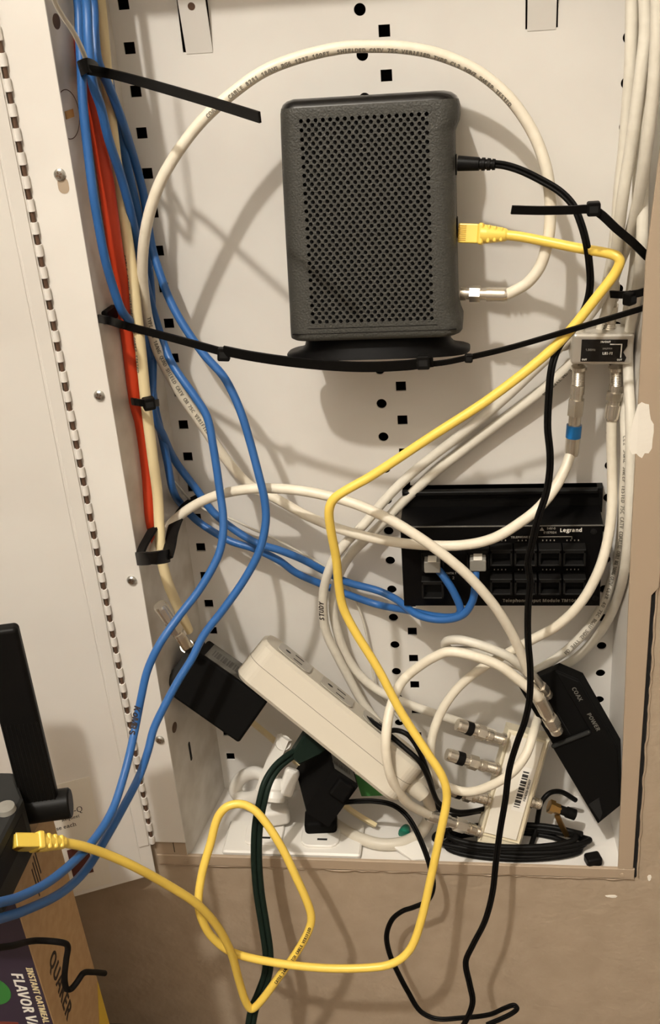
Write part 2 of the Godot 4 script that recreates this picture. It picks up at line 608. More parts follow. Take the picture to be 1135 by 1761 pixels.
func build_enclosure() -> void:
	var en := node_at("wiring_enclosure", V(150, -619, 0), "white recessed metal wiring enclosure with punched back panel and open hinged door", "enclosure")
	var I := Transform3D.IDENTITY
	var st := S()
	var p := 25.4
	var y_top := 88.0
	var y_bot := -619.0
	var cols := [[0.0, 0.0, 0], [144.6, -12.7, 1], [158.7, -25.4, 0], [302.9, -38.1, 1]]
	for c in cols:
		var x: float = c[0]
		var y_hi: float = 0.0
		var first := true
		var y_lo := 0.0
		for i in range(-5, 25):
			var cy: float = c[1] - i * p
			if cy + p / 2 > y_top or cy - p / 2 < y_bot:
				continue
			if first:
				y_hi = cy + p / 2
				first = false
			y_lo = cy - p / 2
			if c[2] == 0:
				cell(st, I, x - 6, cy - p / 2, x + 6, cy + p / 2, x, cy, 0, 3.5, 3.5, 1.4)
			else:
				cell(st, I, x - 6, cy - p / 2, x + 6, cy + p / 2, x, cy, 1, 3.6, 3.6, 1.4, 20)
		fill(st, x - 6, y_hi, x + 6, y_top)
		fill(st, x - 6, y_bot, x + 6, y_lo)
	fill(st, -9, y_bot, -6, y_top)
	fill(st, 150.6, y_bot, 152.7, y_top)
	fill(st, 308.9, y_bot, 311, y_top)
	for h in [[6.0, 138.6, 33.5, 52.5], [164.7, 296.9, 242.5, 261.5]]:
		fill(st, h[0], y_bot, h[1], -31)
		cell(st, I, h[0], -31, h[1], y_top, (h[2] + h[3]) / 2, 10, 0, (h[3] - h[2]) / 2, 40.0, 1.4)
	part(st, "back_panel", M.enamel, en)
	for x in [44.0, 252.0]:
		st = S()
		var ft := axes(V(x, -31, 0.3), Vector3(1, 0, 0), Vector3(0, 1, 0.19))
		prism(st, ft, rect2(-8.4, 0, 8.4, 82), -1.2, 0.0)
		var tab := part(st, "mounting_tab", M.enamel, en)
		st = S()
		prism(st, Transform3D(ft.basis, ft * V(-0.5, 27.5, 0)), circle2(2.3, 16), -0.8, 0.12)
		part(st, "rivet", M.pin_brown, tab)
	# side, top and floor sheets
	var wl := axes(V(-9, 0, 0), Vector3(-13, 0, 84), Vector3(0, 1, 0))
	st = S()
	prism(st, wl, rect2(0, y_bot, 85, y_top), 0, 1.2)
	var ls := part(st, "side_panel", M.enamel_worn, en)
	var wn := Vector3(84, 0, 13).normalized()
	var wf := Basis(Vector3(-13, 0, 84).normalized() * -1.0, Vector3(0, 1, 0), wn)
	for q in [V(-19.7, -3.4, 69.2), V(-19.9, -498.2, 70.4)]:
		st = S()
		prism(st, Transform3D(wf, q), circle2(4.2, 20), -0.5, 0.25)
		part(st, "screw_hole", M.pin_brown, ls)
	st = S()
	prism(st, Transform3D(wf, V(-17, -536.5, 51.6)), rrect2(3.2, 18, 1.5), -0.5, 0.25)
	part(st, "slot", M.void, ls)
	st = S()
	var ring := []
	var kc: Vector3 = V(-20.4, -52.6, 73.9)
	for i in 25:
		var a := TAU * i / 24 - PI
		var q: Vector3 = kc + (wf.x * cos(a) + wf.y * sin(a)) * 13.5 * MM
		if q.z < 0.083:
			ring.append(q)
	tube(st, ring, 0.28, 2, 6)
	part(st, "knockout", M.pin_brown, ls)
	st = S()
	prism(st, Transform3D(wf, kc + wf.x * 1.5 * MM), rect2(-5, -2.2, 5, 2.2), -0.2, 0.4)
	part(st, "knockout_bridge", M.brass, ls)
	st = S()
	prism(st, axes(V(311, 0, 0), Vector3(5, 0, 84), Vector3(0, 1, 0)), rect2(0, y_bot, 85, y_top), -1.2, 0)
	part(st, "side_panel", M.enamel, en)
	st = S()
	room_box(st, Vector3(-24, y_bot - 1.2, -1), Vector3(317, y_bot, 84))
	part(st, "floor_panel", M.enamel, en)
	st = S()
	room_box(st, Vector3(-24, y_top, -1), Vector3(318, y_top + 1.2, 84))
	part(st, "top_panel", M.enamel, en)
	# painted flanges flush with the wall
	st = S()
	prism(st, I, rect2(-47, -624.2, 324.6, -614.5), 82, 85, 0.4)
	var fb := part(st, "flange", M.tan_paint, en, false, "bottom flange painted tan like the wall")
	st = S()
	prism(st, I, [Vector2(312.4, -614.6), Vector2(323.4, -614.6), Vector2(323.4, -372), Vector2(328, -366), Vector2(328, 100), Vector2(316, 100), Vector2(314, -60), Vector2(307.8, -150), Vector2(308.4, -330)], 82, 85, 0.4)
	part(st, "flange", M.tan_paint, en, false, "right flange painted tan like the wall")
	st = S()
	prism(st, I, rect2(-47, -614.5, -22, 100), 82, 84, 0.3)
	part(st, "flange", M.tan_paint, en)
	st = S()
	prism(st, I, rect2(313, 90, 324.6, 101), 82, 85, 0.4)
	prism(st, I, rect2(-47, 89, 324.6, 101), 82, 85, 0.4)
	part(st, "flange", M.tan_paint, en)
	for q in [V(-23.8, -620.7, 85.2), V(315.6, -620.3, 85.2)]:
		st = S()
		prism(st, Transform3D(Basis.IDENTITY, q), circle2(1.7, 14), -0.4, 0.5, 0.2)
		part(st, "flange_screw", M.tan_paint, fb)
	# dark gaps in the seams
	st = S()
	prism(st, I, rect2(323.6, -624, 326.4, -372), 80, 83.3)
	part(st, "seam", M.void, en)
	st = S()
	prism(st, I, rect2(-32.4, -612, -31.8, -600), 82, 84.1)
	part(st, "seam", M.void, en)
	# white trim strip that carries the hinge
	st = S()
	prism(st, axes(V(-21.4, -600, 0), Vector3(1, 0, 0), Vector3(-0.0045, -1, 0) * -1.0), [Vector2(-25.5, 0), Vector2(0, 0), Vector2(3.2, 690), Vector2(-25.5, 690)], 84.2, 86, 0.25)
	var trim := part(st, "trim_strip", M.enamel, en)
	for q in [[103,300], [171,680], [227,998], [275,1272]]:
		pass
	var sp := [V(-27.1, -83.7, 86), V(-26.9, -221.4, 86), V(-27, -358.6, 86), V(-27.2, -497.4, 86)]
	for i in 4:
		st = S()
		lathe(st, sp[i], sp[i] + V(0, 0, 1), [Vector2(0, 3.6), Vector2(1.0, 3.4), Vector2(1.8, 2.4), Vector2(2.1, 0.1)], 20)
		var sc := part(st, "screw", M.steel, trim)
		st = S()
		for a in [0.4, 0.4 + PI / 2]:
			prism(st, Transform3D(Basis(Vector3(0, 0, 1), a), sp[i] + V(0, 0, 1.3)), rect2(-2.0, -0.4, 2.0, 0.4), 0, 0.75)
		part(st, "cross_recess", M.pin_brown, sc)
	st = S()
	prism(st, Transform3D(Basis.IDENTITY, V(-26.2, -90.1, 86)), rrect2(6.6, 9.5, 3.2), -0.4, 0.15)
	part(st, "keyhole", M.tan_paint, trim)
	# door, swung open to the left
	var dt := axes(V(-48.2, 0, 87.6), Vector3(cos(deg_to_rad(156)), 0, sin(deg_to_rad(156))) * -1.0, Vector3(0, 1, 0))
	st = S()
	prism(st, dt, rect2(-345, -632, -1.2, 110), -1.2, 0.0, 0.3)
	var door := part(st, "door", M.enamel, en)
	st = S()
	prism(st, dt, rect2(-10.5, -600, -2.4, 110), 0.0, 0.8, 0.25)
	part(st, "hinge_leaf", M.enamel, door)
	st = S()
	prism(st, dt, [Vector2(-11, -600), Vector2(-12.5, -300), Vector2(-11, 110), Vector2(-345, 110), Vector2(-345, -632), Vector2(-11, -632)], 0.0, 0.3, 0.15)
	part(st, "door_skin", M.enamel, door)
	st = S()
	lathe(st, V(-47.6, -601, 87.4), V(-47.6, 89, 87.4), [Vector2(0, 0.1), Vector2(0, 1.3), Vector2(690, 1.3)], 12)
	part(st, "hinge_pin", M.pin_brown, door)
	var kst := S()
	lathe(kst, V(0, 0, 0), V(0, 1, 0), [Vector2(-3.5, 1.2), Vector2(-3.5, 2.1), Vector2(3.5, 2.1), Vector2(3.5, 1.2)], 14)
	var km := kst.commit()
	for i in 51:
		var k := MeshInstance3D.new()
		k.name = "hinge_knuckle"
		k.mesh = km
		k.material_override = M.enamel
		door.add_child(k, true)
		k.position = V(-47.6, -596 + i * 13.4, 87.4)
	# printed sheet stuck low on the door
	st = S()
	prism(st, dt, rect2(-130, -628, -36, -520), 0.3, 0.5)
	var sheet := part(st, "instruction_sheet", M.sheet_white, door)
	st = S()
	letters(st, Transform3D(dt.basis, dt * V(-51, -548, 0.6)), "1-Q", 6.5, 0.15, true)
	letters(st, Transform3D(dt.basis, dt * V(-56, -554, 0.6)), "Request", 3.6, 0.15, true)
	letters(st, Transform3D(dt.basis, dt * V(-62, -561, 0.6)), "Use each", 4.4, 0.15, true)
	part(st, "sheet_print", M.print_dark, sheet)
	st = S()
	prism(st, dt, rect2(-64, -612, -48, -584), 0.5, 0.8)
	part(st, "sheet_block", M.sheet_red, sheet)

# ------------------------------------------------------------ modem
func build_modem() -> void:
	var f := axes(V(148.1, -195.7, 70), Vector3(1, 0, 0), Vector3(0, 140, -20))
	var mo := node_at("modem", V(148.1, -212, 60), "charcoal perforated modem standing upright on its black oval foot in the zip ties", "modem")
	# outline of the shell: height, left, right, inset of the front edge
	var rows := [[0.0, -51.0, 51.3, 2.2], [1.2, -52.6, 53.6, 0.7], [3.0, -52.7, 55.0, 0.0], [7.8, -52.7, 55.2, 0.0], [12.0, -52.6, 53.6, 0.0], [18.0, -52.4, 52.3, 0.0], [60.0, -52.0, 52.1, 0.0], [100.0, -51.4, 52.1, 0.0], [119.0, -50.8, 52.1, 0.0],
		[122.5, -50.7, 53.4, 0.0], [125.5, -50.6, 54.8, 0.0], [129.0, -50.4, 55.3, 0.0], [134.5, -50.2, 55.2, 0.0], [137.5, -49.6, 54.4, 0.4]]
	var top := [[137.5, -49.6, 54.4, 0.4], [139.6, -48.6, 53.2, 1.4], [141.4, -46.4, 50.6, 3.4], [142.4, -43.0, 46.5, 7.0]]
	shell(mo, f, rows, "shell", M.charcoal, true)
	shell(mo, f, top, "top_cap", M.gloss_black, false)
	# punched grille
	var st := S()
	var gx := 77.6 / 18.0
	var gy := 123.0 / 24.0
	for r in 47:
		var odd := r % 2
		for c in 18 - odd:
			var cx := -38.8 + gx * (c + 0.5 + 0.5 * odd)
			var cy := 9.6 + gy * (0.5 * r + 0.5)
			cell(st, f, cx - gx / 2, cy - gy / 4, cx + gx / 2, cy + gy / 4, cx, cy, 1, 1.24, 1.24, 1.2, 12)
		if odd:
			for x in [-38.8, 38.8 - gx / 2]:
				flat(st, f, x, 9.6 + gy * (0.5 * r + 0.25), x + gx / 2, 9.6 + gy * (0.5 * r + 0.75))
	part(st, "grille", M.charcoal, mo)
	st = S()
	flat(st, f, -38.8, 9.6, 38.8, 9.6 + gy / 4)
	flat(st, f, -38.8, 9.6 + gy * 23.75, 38.8, 135)
	flat(st, f, -40.2, 8.2, 40.2, 9.6)
	flat(st, f, -40.2, 9.6, -38.8, 135)
	flat(st, f, 38.8, 9.6, 40.2, 135)
	part(st, "grille_border", M.charcoal, mo)
	st = S()
	flat(st, f, -40, 8, 40, 136, -4.0)
	part(st, "circuit_board", M.void, mo)
	st = S()
	prism(st, f, rect2(-50, 4.6, 51.5, 5.0), -3, 0.12)
	part(st, "shell_seam", M.matte_black, mo)
	# foot: waist flaring to an oval plate
	st = S()
	var prof := [[0.5, 46.0, 17.0], [-3.0, 46.0, 17.0], [-6.0, 46.8, 17.3], [-8.0, 48.5, 18.0], [-9.4, 52.0, 19.5], [-10.2, 56.5, 21.0], [-11.0, 58.6, 21.8], [-12.6, 58.6, 21.8], [-13.4, 57.5, 21.2]]
	for i in prof.size() - 1:
		for j in 48:
			var v := []
			var n := []
			for q in [[i, j], [i + 1, j], [i + 1, j + 1], [i, j + 1]]:
				var pr: Array = prof[q[0]]
				var a: float = TAU * q[1] / 48
				var e := 0.55
				var d := Vector3(signf(cos(a)) * pow(absf(cos(a)), e) * pr[1], 0, signf(sin(a)) * pow(absf(sin(a)), e) * pr[2])
				v.append(f * ((d + Vector3(0.8, pr[0], -26)) * MM))
				n.append((f.basis * Vector3(cos(a), 0.35, sin(a))).normalized())
			quadn(st, v[0], v[1], v[2], v[3], n[0], n[1], n[2], n[3])
	part(st, "foot", M.module_black, mo)
	# ports on the right edge
	st = S()
	for y in [100.0, 63.0]:
		prism(st, axes(f * V(52.3, y, -27), f.basis.z * -1.0, f.basis.y), rect2(-7, -6, 7, 6), 0, 0.6, 0.2)
	part(st, "port", M.matte_black, mo)

func shell(mo: Node3D, f: Transform3D, rows: Array, called: String, m: Material, window: bool) -> void:
	var st := S()
	var depth := 52.0
	var rad := 11.0
	var outline := func(r: Array) -> Array:
		var a := []
		var L: float = r[1]
		var R: float = r[2]
		var z0: float = -r[3]
		# front window corners first, then round the right edge, the back and the left edge
		a.append(Vector3(-40.2, r[0], z0)); a.append(Vector3(40.2, r[0], z0))
		var rr: float = minf(rad, R - 40.4)
		for i in 9:
			var t := PI / 2 * i / 8
			a.append(Vector3(R - rr + sin(t) * rr, r[0], z0 - rad + cos(t) * rad))
		a.append(Vector3(R, r[0], -depth + 4 + z0 * -1.0)); a.append(Vector3(R - 4, r[0], -depth))
		a.append(Vector3(L + 4, r[0], -depth)); a.append(Vector3(L, r[0], -depth + 4))
		var rl: float = minf(rad, -40.4 - L)
		for i in 9:
			var t := PI / 2 * (8 - i) / 8
			a.append(Vector3(L + rl - sin(t) * rl, r[0], z0 - rad + cos(t) * rad))
		return a
	var rings := []
	for r in rows:
		rings.append(outline.call(r))
	var n: int = rings[0].size()
	var nrm := func(i: int, j: int) -> Vector3:
		var ra: Array = rings[i]
		var du: Vector3 = (ra[(j + 1) % n] as Vector3) - (ra[(j + n - 1) % n] as Vector3)
		var dv: Vector3 = (rings[mini(i + 1, rings.size() - 1)][j] as Vector3) - (rings[maxi(i - 1, 0)][j] as Vector3)
		var w := dv.cross(du)
		var out: Vector3 = ra[j] - Vector3(0, ra[j].y, -depth / 2)
		if w.dot(out) < 0:
			w = -w
		if j < 2:
			w = Vector3(0, w.y, absf(w.z))
		return (f.basis * w).normalized()
	for i in rings.size() - 1:
		for j in n:
			if window and j == 0 and rings[i][0].y >= 7.7 and rings[i + 1][0].y <= 134.6:
				continue
			var k := (j + 1) % n
			quadn(st, f * (rings[i][j] * MM), f * (rings[i + 1][j] * MM), f * (rings[i + 1][k] * MM), f * (rings[i][k] * MM), nrm.call(i, j), nrm.call(i + 1, j), nrm.call(i + 1, k), nrm.call(i, k))
	for e in [0, rings.size() - 1]:
		var nn := (f.basis * Vector3(0, -1.0 if e == 0 else 1.0, 0)).normalized()
		for j in range(1, n - 1):
			tri(st, f * (rings[e][0] * MM), f * (rings[e][j] * MM), f * (rings[e][j + 1] * MM), nn, nn, nn)
	part(st, called, m, mo)

# ------------------------------------------------------------ telephone module
func build_module() -> void:
	var mo := node_at("telephone_module", V(226, -410, 2), "black telephone input module with two rows of jacks on the right of the panel", "module")
	var I := Transform3D.IDENTITY
	var st := S()
	prism(st, I, rect2(156.5, -410, 295.8, -344), 1, 38, 0.7)
	part(st, "body", M.module_black, mo)
	st = S()
	prism(st, I, rect2(157, -350, 298, -330), 1, 9, 0.6)
	prism(st, I, rect2(157, -333, 294, -330), 1, 13, 0.6)
	part(st, "mounting_rail", M.satin_black, mo)
	st = S()
	prism(st, I, rect2(188, -338.4, 215, -337.8), 9, 9.5)
	prism(st, I, rect2(220, -338.2, 246, -337.6), 9, 9.5)
	part(st, "rail_rib", M.adapter_black, mo)
	st = S()
	prism(st, I, rect2(156.5, -345.0, 295.8, -344.3), 37.4, 38.4, 0.1)
	part(st, "front_edge", M.grey_label, mo)
	# telephone jacks
	var tops := [V(226.4, -364.8, 48), V(243.1, -364.9, 48), V(259.8, -365, 48), V(276.3, -365.1, 48), V(226.4, -388.4, 48), V(243.3, -388.5, 48), V(260.1, -388.5, 48), V(276.9, -388.5, 48)]
	for i in 8:
		jack(mo, tops[i], 15.4, 12.4, 10)
		var pin := S()
		for k in 4:
			prism(pin, Transform3D(Basis.IDENTITY, tops[i] + V(-4.6 + k * 2.6, 9.0, -10)), rect2(-0.35, -0.5, 0.35, 0.5), 0, 0.25)
		part(pin, "jack_print", M.print_grey, mo)
	# the two network jacks and the empty one below
	var j8 := [V(178.8, -369, 46), V(210.4, -367.8, 46), V(178.1, -392, 46)]
	for i in 3:
		jack(mo, j8[i], 15.6, 14.0, 8)
	st = S()
	letters(st, Transform3D(Basis.IDENTITY, V(274.2, -348.1, 38.2)), "Legrand", 3.9, 0.2)
	part(st, "maker_name", M.print_white, mo)
	st = S()
	letters(st, Transform3D(Basis.IDENTITY, V(260.8, -346.6, 38.2)), "94V-0", 2.3, 0.2)
	letters(st, Transform3D(Basis.IDENTITY, V(260, -349.8, 38.2)), "E157024", 2.3, 0.2)
	letters(st, Transform3D(Basis.IDENTITY, V(240.6, -353.3, 38.2)), "TELEPHONE IN", 2.1, 0.2)
	prism(st, Transform3D(Basis.IDENTITY, V(254.5, -347.1, 38.1)), [Vector2(-1.6, -1.2), Vector2(1.6, -1.2), Vector2(0, 1.5)], 0, 0.2)
	prism(st, Transform3D(Basis.IDENTITY, V(275.1, -353.2, 38.1)), [Vector2(-23, -0.2), Vector2(-0.4, -0.2), Vector2(-0.4, -2), Vector2(0.1, -2), Vector2(0.1, 0.3), Vector2(-23, 0.3)], 0, 0.2)
	part(st, "approval_print", M.print_grey, mo)
	st = S()
	letters(st, Transform3D(Basis.IDENTITY, V(254.4, -405.1, 38.2)), "Telephone Input Module TM1045", 3.4, 0.2)
	letters(st, Transform3D(Basis.IDENTITY, V(191.3, -382.2, 38.2)), "DATA 1", 2.2, 0.2)
	letters(st, Transform3D(Basis.IDENTITY, V(191.2, -386.1, 38.2)), "1  2", 3.0, 0.2)
	part(st, "module_name", M.print_grey, mo)
	for q in [V(289.5, -349.3, 38), V(292.6, -403.3, 38)]:
		st = S()
		lathe(st, q, q + V(0, 0, 1), [Vector2(0, 2.3), Vector2(0.7, 2.1), Vector2(1.0, 0.1)], 14)
		part(st, "screw", M.jack_black, mo)

func jack(mo: Node3D, c: Vector3, w: float, h: float, d: float) -> void:
	var st := S()
	var t := Transform3D(Basis.IDENTITY, c)
	# four walls round the opening
	prism(st, t, rect2(-w / 2, h / 2 - 2.2, w / 2, h / 2 + 0.8), -d, 0, 0.3)
	prism(st, t, rect2(-w / 2, -h / 2, w / 2, -h / 2 + 1.2), -d, 0, 0.3)
	prism(st, t, rect2(-w / 2, -h / 2, -w / 2 + 1.5, h / 2), -d, 0, 0.3)
	prism(st, t, rect2(w / 2 - 1.5, -h / 2, w / 2, h / 2), -d, 0, 0.3)
	var j := part(st, "jack", M.jack_black, mo)
	st = S()
	prism(st, t, rect2(-w / 2 + 1, -h / 2 + 0.8, w / 2 - 1, h / 2 - 1), -d + 0.2, -d + 0.8)
	part(st, "opening", M.void, j)

# ------------------------------------------------------------ splitter and F connectors
# nickel plug of a coaxial cable, nose at a, cable end at b
func f_plug(parent: Node3D, a: Vector3, b: Vector3, band_mat := "", scale := 1.0) -> void:
	var l := a.distance_to(b) / MM
	var s := scale
	var st := S()
	lathe(st, a, b, [Vector2(0, 0.1), Vector2(0, 4.6 * s), Vector2(l * 0.12, 4.6 * s), Vector2(l * 0.12, 4.0 * s), Vector2(l * 0.2, 4.0 * s)], 20)
	lathe(st, a, b, [Vector2(l * 0.2, 0.1), Vector2(l * 0.2, 5.6 * s), Vector2(l * 0.42, 5.6 * s), Vector2(l * 0.42, 0.1)], 6)
	part(st, "nut", M.nickel, parent)
	st = S()
	lathe(st, a, b, [Vector2(l * 0.42, 0.1), Vector2(l * 0.42, 4.1 * s), Vector2(l * 0.56, 4.1 * s), Vector2(l * 0.56, 4.9 * s), Vector2(l * 0.94, 4.9 * s), Vector2(l, 4.4 * s), Vector2(l, 0.1)], 20)
	part(st, "crimp_barrel", M.nickel, parent)
	if band_mat != "":
		st = S()
		lathe(st, a, b, [Vector2(l * 0.56, 4.0 * s), Vector2(l * 0.56, 5.1 * s), Vector2(l * 0.74, 5.1 * s), Vector2(l * 0.74, 4.0 * s)], 20)
		part(st, "colour_band", M[band_mat], parent)

# threaded port on a splitter body
func f_port(parent: Node3D, a: Vector3, b: Vector3) -> void:
	var l := a.distance_to(b) / MM
	var st := S()
	var prof := [Vector2(0, 0.1), Vector2(0, 5.2), Vector2(2, 5.2), Vector2(2, 3.9)]
	var x := 2.0
	while x + 1.2 < l:
		prof.append(Vector2(x + 0.6, 4.3)); prof.append(Vector2(x + 1.2, 3.8))
		x += 1.2
	prof.append(Vector2(l, 3.8)); prof.append(Vector2(l, 0.1))
	lathe(st, a, b, prof, 18)
	part(st, "port", M.nickel, parent)

func build_splitter() -> void:
	var sp := node_at("coax_splitter", V(291, -230, 12), "silver coax splitter with a black label fixed at the right wall", "splitter")
	var t := Transform3D(Basis(Vector3(0, 0, 1), deg_to_rad(-2.0)), V(291.0, -219.0, 24))
	var st := S()
	rbox(st, t, 39, 21, 22, 2.6, 3)
	part(st, "housing", M.zinc, sp)
	for s in [-1.0, 1.0]:
		st = S()
		var tt := Transform3D(t.basis, t * V(s * 23.0 - (3.0 if s > 0 else 0.0), -3, -8))
		var o := rrect2(8.5, 9, 3.5)
		prism(st, tt, o, -1, 1, 0.3)
		var ear := part(st, "ear", M.zinc, sp)
		st = S()
		prism(st, Transform3D(tt.basis, tt * V(s * 1.0, 0, 1)), circle2(1.7, 14), 0, 0.15)
		part(st, "screw_hole", M.void, ear)
	st = S()
	var lt := Transform3D(t.basis, t * V(1.0, -0.6, 11.1))
	prism(st, lt, [Vector2(-14.4, -7.4), Vector2(13.2, -7.4), Vector2(14.2, -4.5), Vector2(12.0, -1), Vector2(14.2, 3), Vector2(14.2, 7.4), Vector2(-14.4, 7.4)], 0, 0.2)
	var lab := part(st, "label", M.gloss_black, sp)
	st = S()
	letters(st, Transform3D(lt.basis, lt * V(2.2, -1.8, 0.3)), "LBI-FI", 2.3, 0.12)
	letters(st, Transform3D(lt.basis, lt * V(0.4, 5.9, 0.3)), "IN/OUT", 1.8, 0.12)
	letters(st, Transform3D(lt.basis, lt * V(-12.0, -6.0, 0.3)), "OUT", 1.6, 0.12)
	letters(st, Transform3D(lt.basis, lt * V(10.0, -6.0, 0.3)), "OUT", 1.6, 0.12)
	prism(st, lt, [Vector2(3.4, 4.6), Vector2(11.0, 4.6), Vector2(11.0, -4.6), Vector2(10.3, -4.6), Vector2(10.3, 4.0), Vector2(3.4, 4.0)], 0.2, 0.35)
	part(st, "label_print", M.print_white, lab)
	st = S()
	letters(st, Transform3D(lt.basis, lt * V(-8.6, 0.6, 0.3)), "1.5GHz", 1.9, 0.12)
	letters(st, Transform3D(lt.basis, lt * V(2.0, 1.4, 0.3)), "SPLITTER", 1.4, 0.12)
	part(st, "label_print", M.print_grey, lab)
	f_port(sp, V(295.4, -213.4, 24), V(295.7, -202.2, 24))
	f_port(sp, V(277.6, -233.9, 24), V(277.3, -249.3, 24))
	f_port(sp, V(301.4, -235, 24), V(302, -250, 24))

# ------------------------------------------------------------ adapters
func ribs_on(parent: Node3D, t: Transform3D, x0: float, x1: float, y0: float, y1: float, n: int, called: String, m: Material) -> void:
	var st := S()
	var w := (x1 - x0) / n
	for i in n:
		prism(st, t, rect2(x0 + w * i, y0, x0 + w * (i + 0.35 + 0.3 * (i % 3)), y1), 0, 0.12)
	part(st, called, m, parent)

func build_adapters() -> void:
	# power inserter lying in the lower left
	var a := node_at("power_inserter", V(5.5, -483.3, 78), "black boxy power adapter with a coax fitting lying at the lower left wall", "adapter")
	var t := axes(V(3.5, -435.8, 60), Vector3(0.8110, -0.5523, 0.1929), Vector3(0.5847, 0.7541, -0.2990))
	var st := S()
	rbox(st, t.translated_local(V(32, -20, -20)), 64, 40, 40, 2.2, 2)
	part(st, "case", M.adapter_black, a)
	st = S()
	rbox(st, t.translated_local(V(-3.5, -19, -20)), 8, 34, 36, 3.0, 2)
	part(st, "end_cap", M.router_grey, a)
	st = S()
	prism(st, Transform3D(Basis(t.basis.x, -t.basis.z, t.basis.y), t * V(32, 0.1, -20)), rect2(-26, -17, 28, 17), -0.1, 0.15)
	var lb := part(st, "label", M.grey_label, a)
	var ltf := Transform3D(Basis(t.basis.x, -t.basis.z, t.basis.y), t * V(30, 0.3, -20))
	ribs_on(lb, ltf, -20, 6, -8, 6, 14, "label_print", M.grey_print)
	f_port(a, V(-7.3, -439.6, 48), V(0.3, -404.1, 84))
	f_plug(a, V(1.1, -405.4, 84.9), V(-8.8, -375.7, 90.5))
	# plug-in transformer standing on the outlet
	a = node_at("plug_in_transformer", V(75.6, -565.3, 84.3), "black plug-in transformer tilted on the outlet below the power strip", "adapter")
	t = axes(V(98.9, -536.7, 70), Vector3(0.7930, -0.6037, 0.0824), Vector3(0.5881, 0.7232, -0.3621))
	st = S()
	loft2(st, t, [Vector2(0, 0), Vector2(23.4, 0), Vector2(23.4, -39.5), Vector2(3, -39.5), Vector2(0, -36)], 0, [Vector2(-14, 8), Vector2(11, 8), Vector2(14, -32), Vector2(-9, -34), Vector2(-14, -30)], -46)
	part(st, "case", M.adapter_black, a)
	st = S()
	rbox(st, t.translated_local(V(14, -9, 1.5)), 14, 16, 6, 2.5, 2)
	part(st, "cord_hood", M.adapter_black, a)
	st = S()
	var lq := func(u: float, w: float) -> Vector3: return t * V(u * 23.4 - w * 13, 0.3 + w * 8.2, -46 * w)
	quad(st, lq.call(0.08, 0.06), lq.call(0.94, 0.06), lq.call(0.94, 0.7), lq.call(0.08, 0.7), t.basis.y)
	var l2 := part(st, "label", M.grey_label, a)
	ribs_on(l2, Transform3D(Basis(t.basis.x, -t.basis.z, t.basis.y), t * V(6, 2.6, -12)), -8, 9, -5, 7, 11, "label_print", M.grey_print)
	st = S()
	rbox(st, Transform3D(Basis(Vector3(0, 1, 0), 0.1), V(81.7, -607, 49.9)), 26, 12, 20, 3.5, 2)
	part(st, "plug_base", M.adapter_black, a)
	# black converter box in the lower right corner
	a = node_at("converter_box", V(289.3, -587, 72), "black slanted converter box with two coax plugs in the lower right corner", "adapter")
	t = axes(V(237.8, -481.9, 38), Vector3(0.8325, 0.5407, 0.1205), Vector3(-0.4226, 0.8623, -0.2790))
	st = S()
	prism(st, t, [Vector2(0, 0), Vector2(33, 0), Vector2(45, -14), Vector2(44, -72), Vector2(24, -113), Vector2(0, -121)], -17, -3.2, 0.8)
	part(st, "case", M.adapter_black, a)
	st = S()
	prism(st, t, [Vector2(33, 0), Vector2(45, -14), Vector2(44, -72), Vector2(24, -113), Vector2(0, -121), Vector2(0, -52), Vector2(33, -52)], -3.4, 0, 0.8)
	part(st, "cover", M.adapter_black, a)
	st = S()
	rbox(st, t.translated_local(V(16.5, -52, 0.2)), 33, 3.4, 3.6, 1.5, 2)
	part(st, "ridge", M.router_grey, a)
	st = S()
	prism(st, t, rect2(16.2, -50, 16.7, -30), -3.2, -3.0)
	part(st, "case_seam", M.void, a)
	st = S()
	letters(st, Transform3D(t.basis * Basis(Vector3(0, 0, 1), -PI / 2), t * V(39, -22, 0.1)), "COAX", 4.4, 0.15)
	letters(st, Transform3D(t.basis * Basis(Vector3(0, 0, 1), -PI / 2), t * V(39, -46, 0.1)), "POWER", 4.4, 0.15)
	part(st, "case_print", M.grey_label, a)
	st = S()
	prism(st, t, [Vector2(2, -104), Vector2(12, -102), Vector2(8, -114), Vector2(3, -119)], -0.2, 0.6, 0.2)
	part(st, "mounting_slot", M.void, a)

# solid between two different outlines of equal count at two local heights; flat shaded
func loft2(st: SurfaceTool, t: Transform3D, pa: Array, za: float, pb: Array, zb: float) -> void:
	var n := pa.size()
	var A := []
	var B := []
	var ca := Vector3.ZERO
	for i in n:
		A.append(t * V(pa[i].x, pa[i].y, za))
		B.append(t * V(pb[i].x, pb[i].y, zb))
		ca += (A[i] + B[i]) / (2.0 * n)
	for i in n:
		var j := (i + 1) % n
		var nn: Vector3 = ((A[j] - A[i]) as Vector3).cross(B[i] - A[i]).normalized()
		if nn.dot((A[i] + A[j] + B[i] + B[j]) / 4.0 - ca) < 0:
			nn = -nn
		quad(st, A[i], A[j], B[j], B[i], nn)
	var nz := t.basis.z * signf(za - zb)
	for j in range(1, n - 1):
		tri(st, A[0], A[j], A[j + 1], nz, nz, nz)
		tri(st, B[0], B[j], B[j + 1], -nz, -nz, -nz)

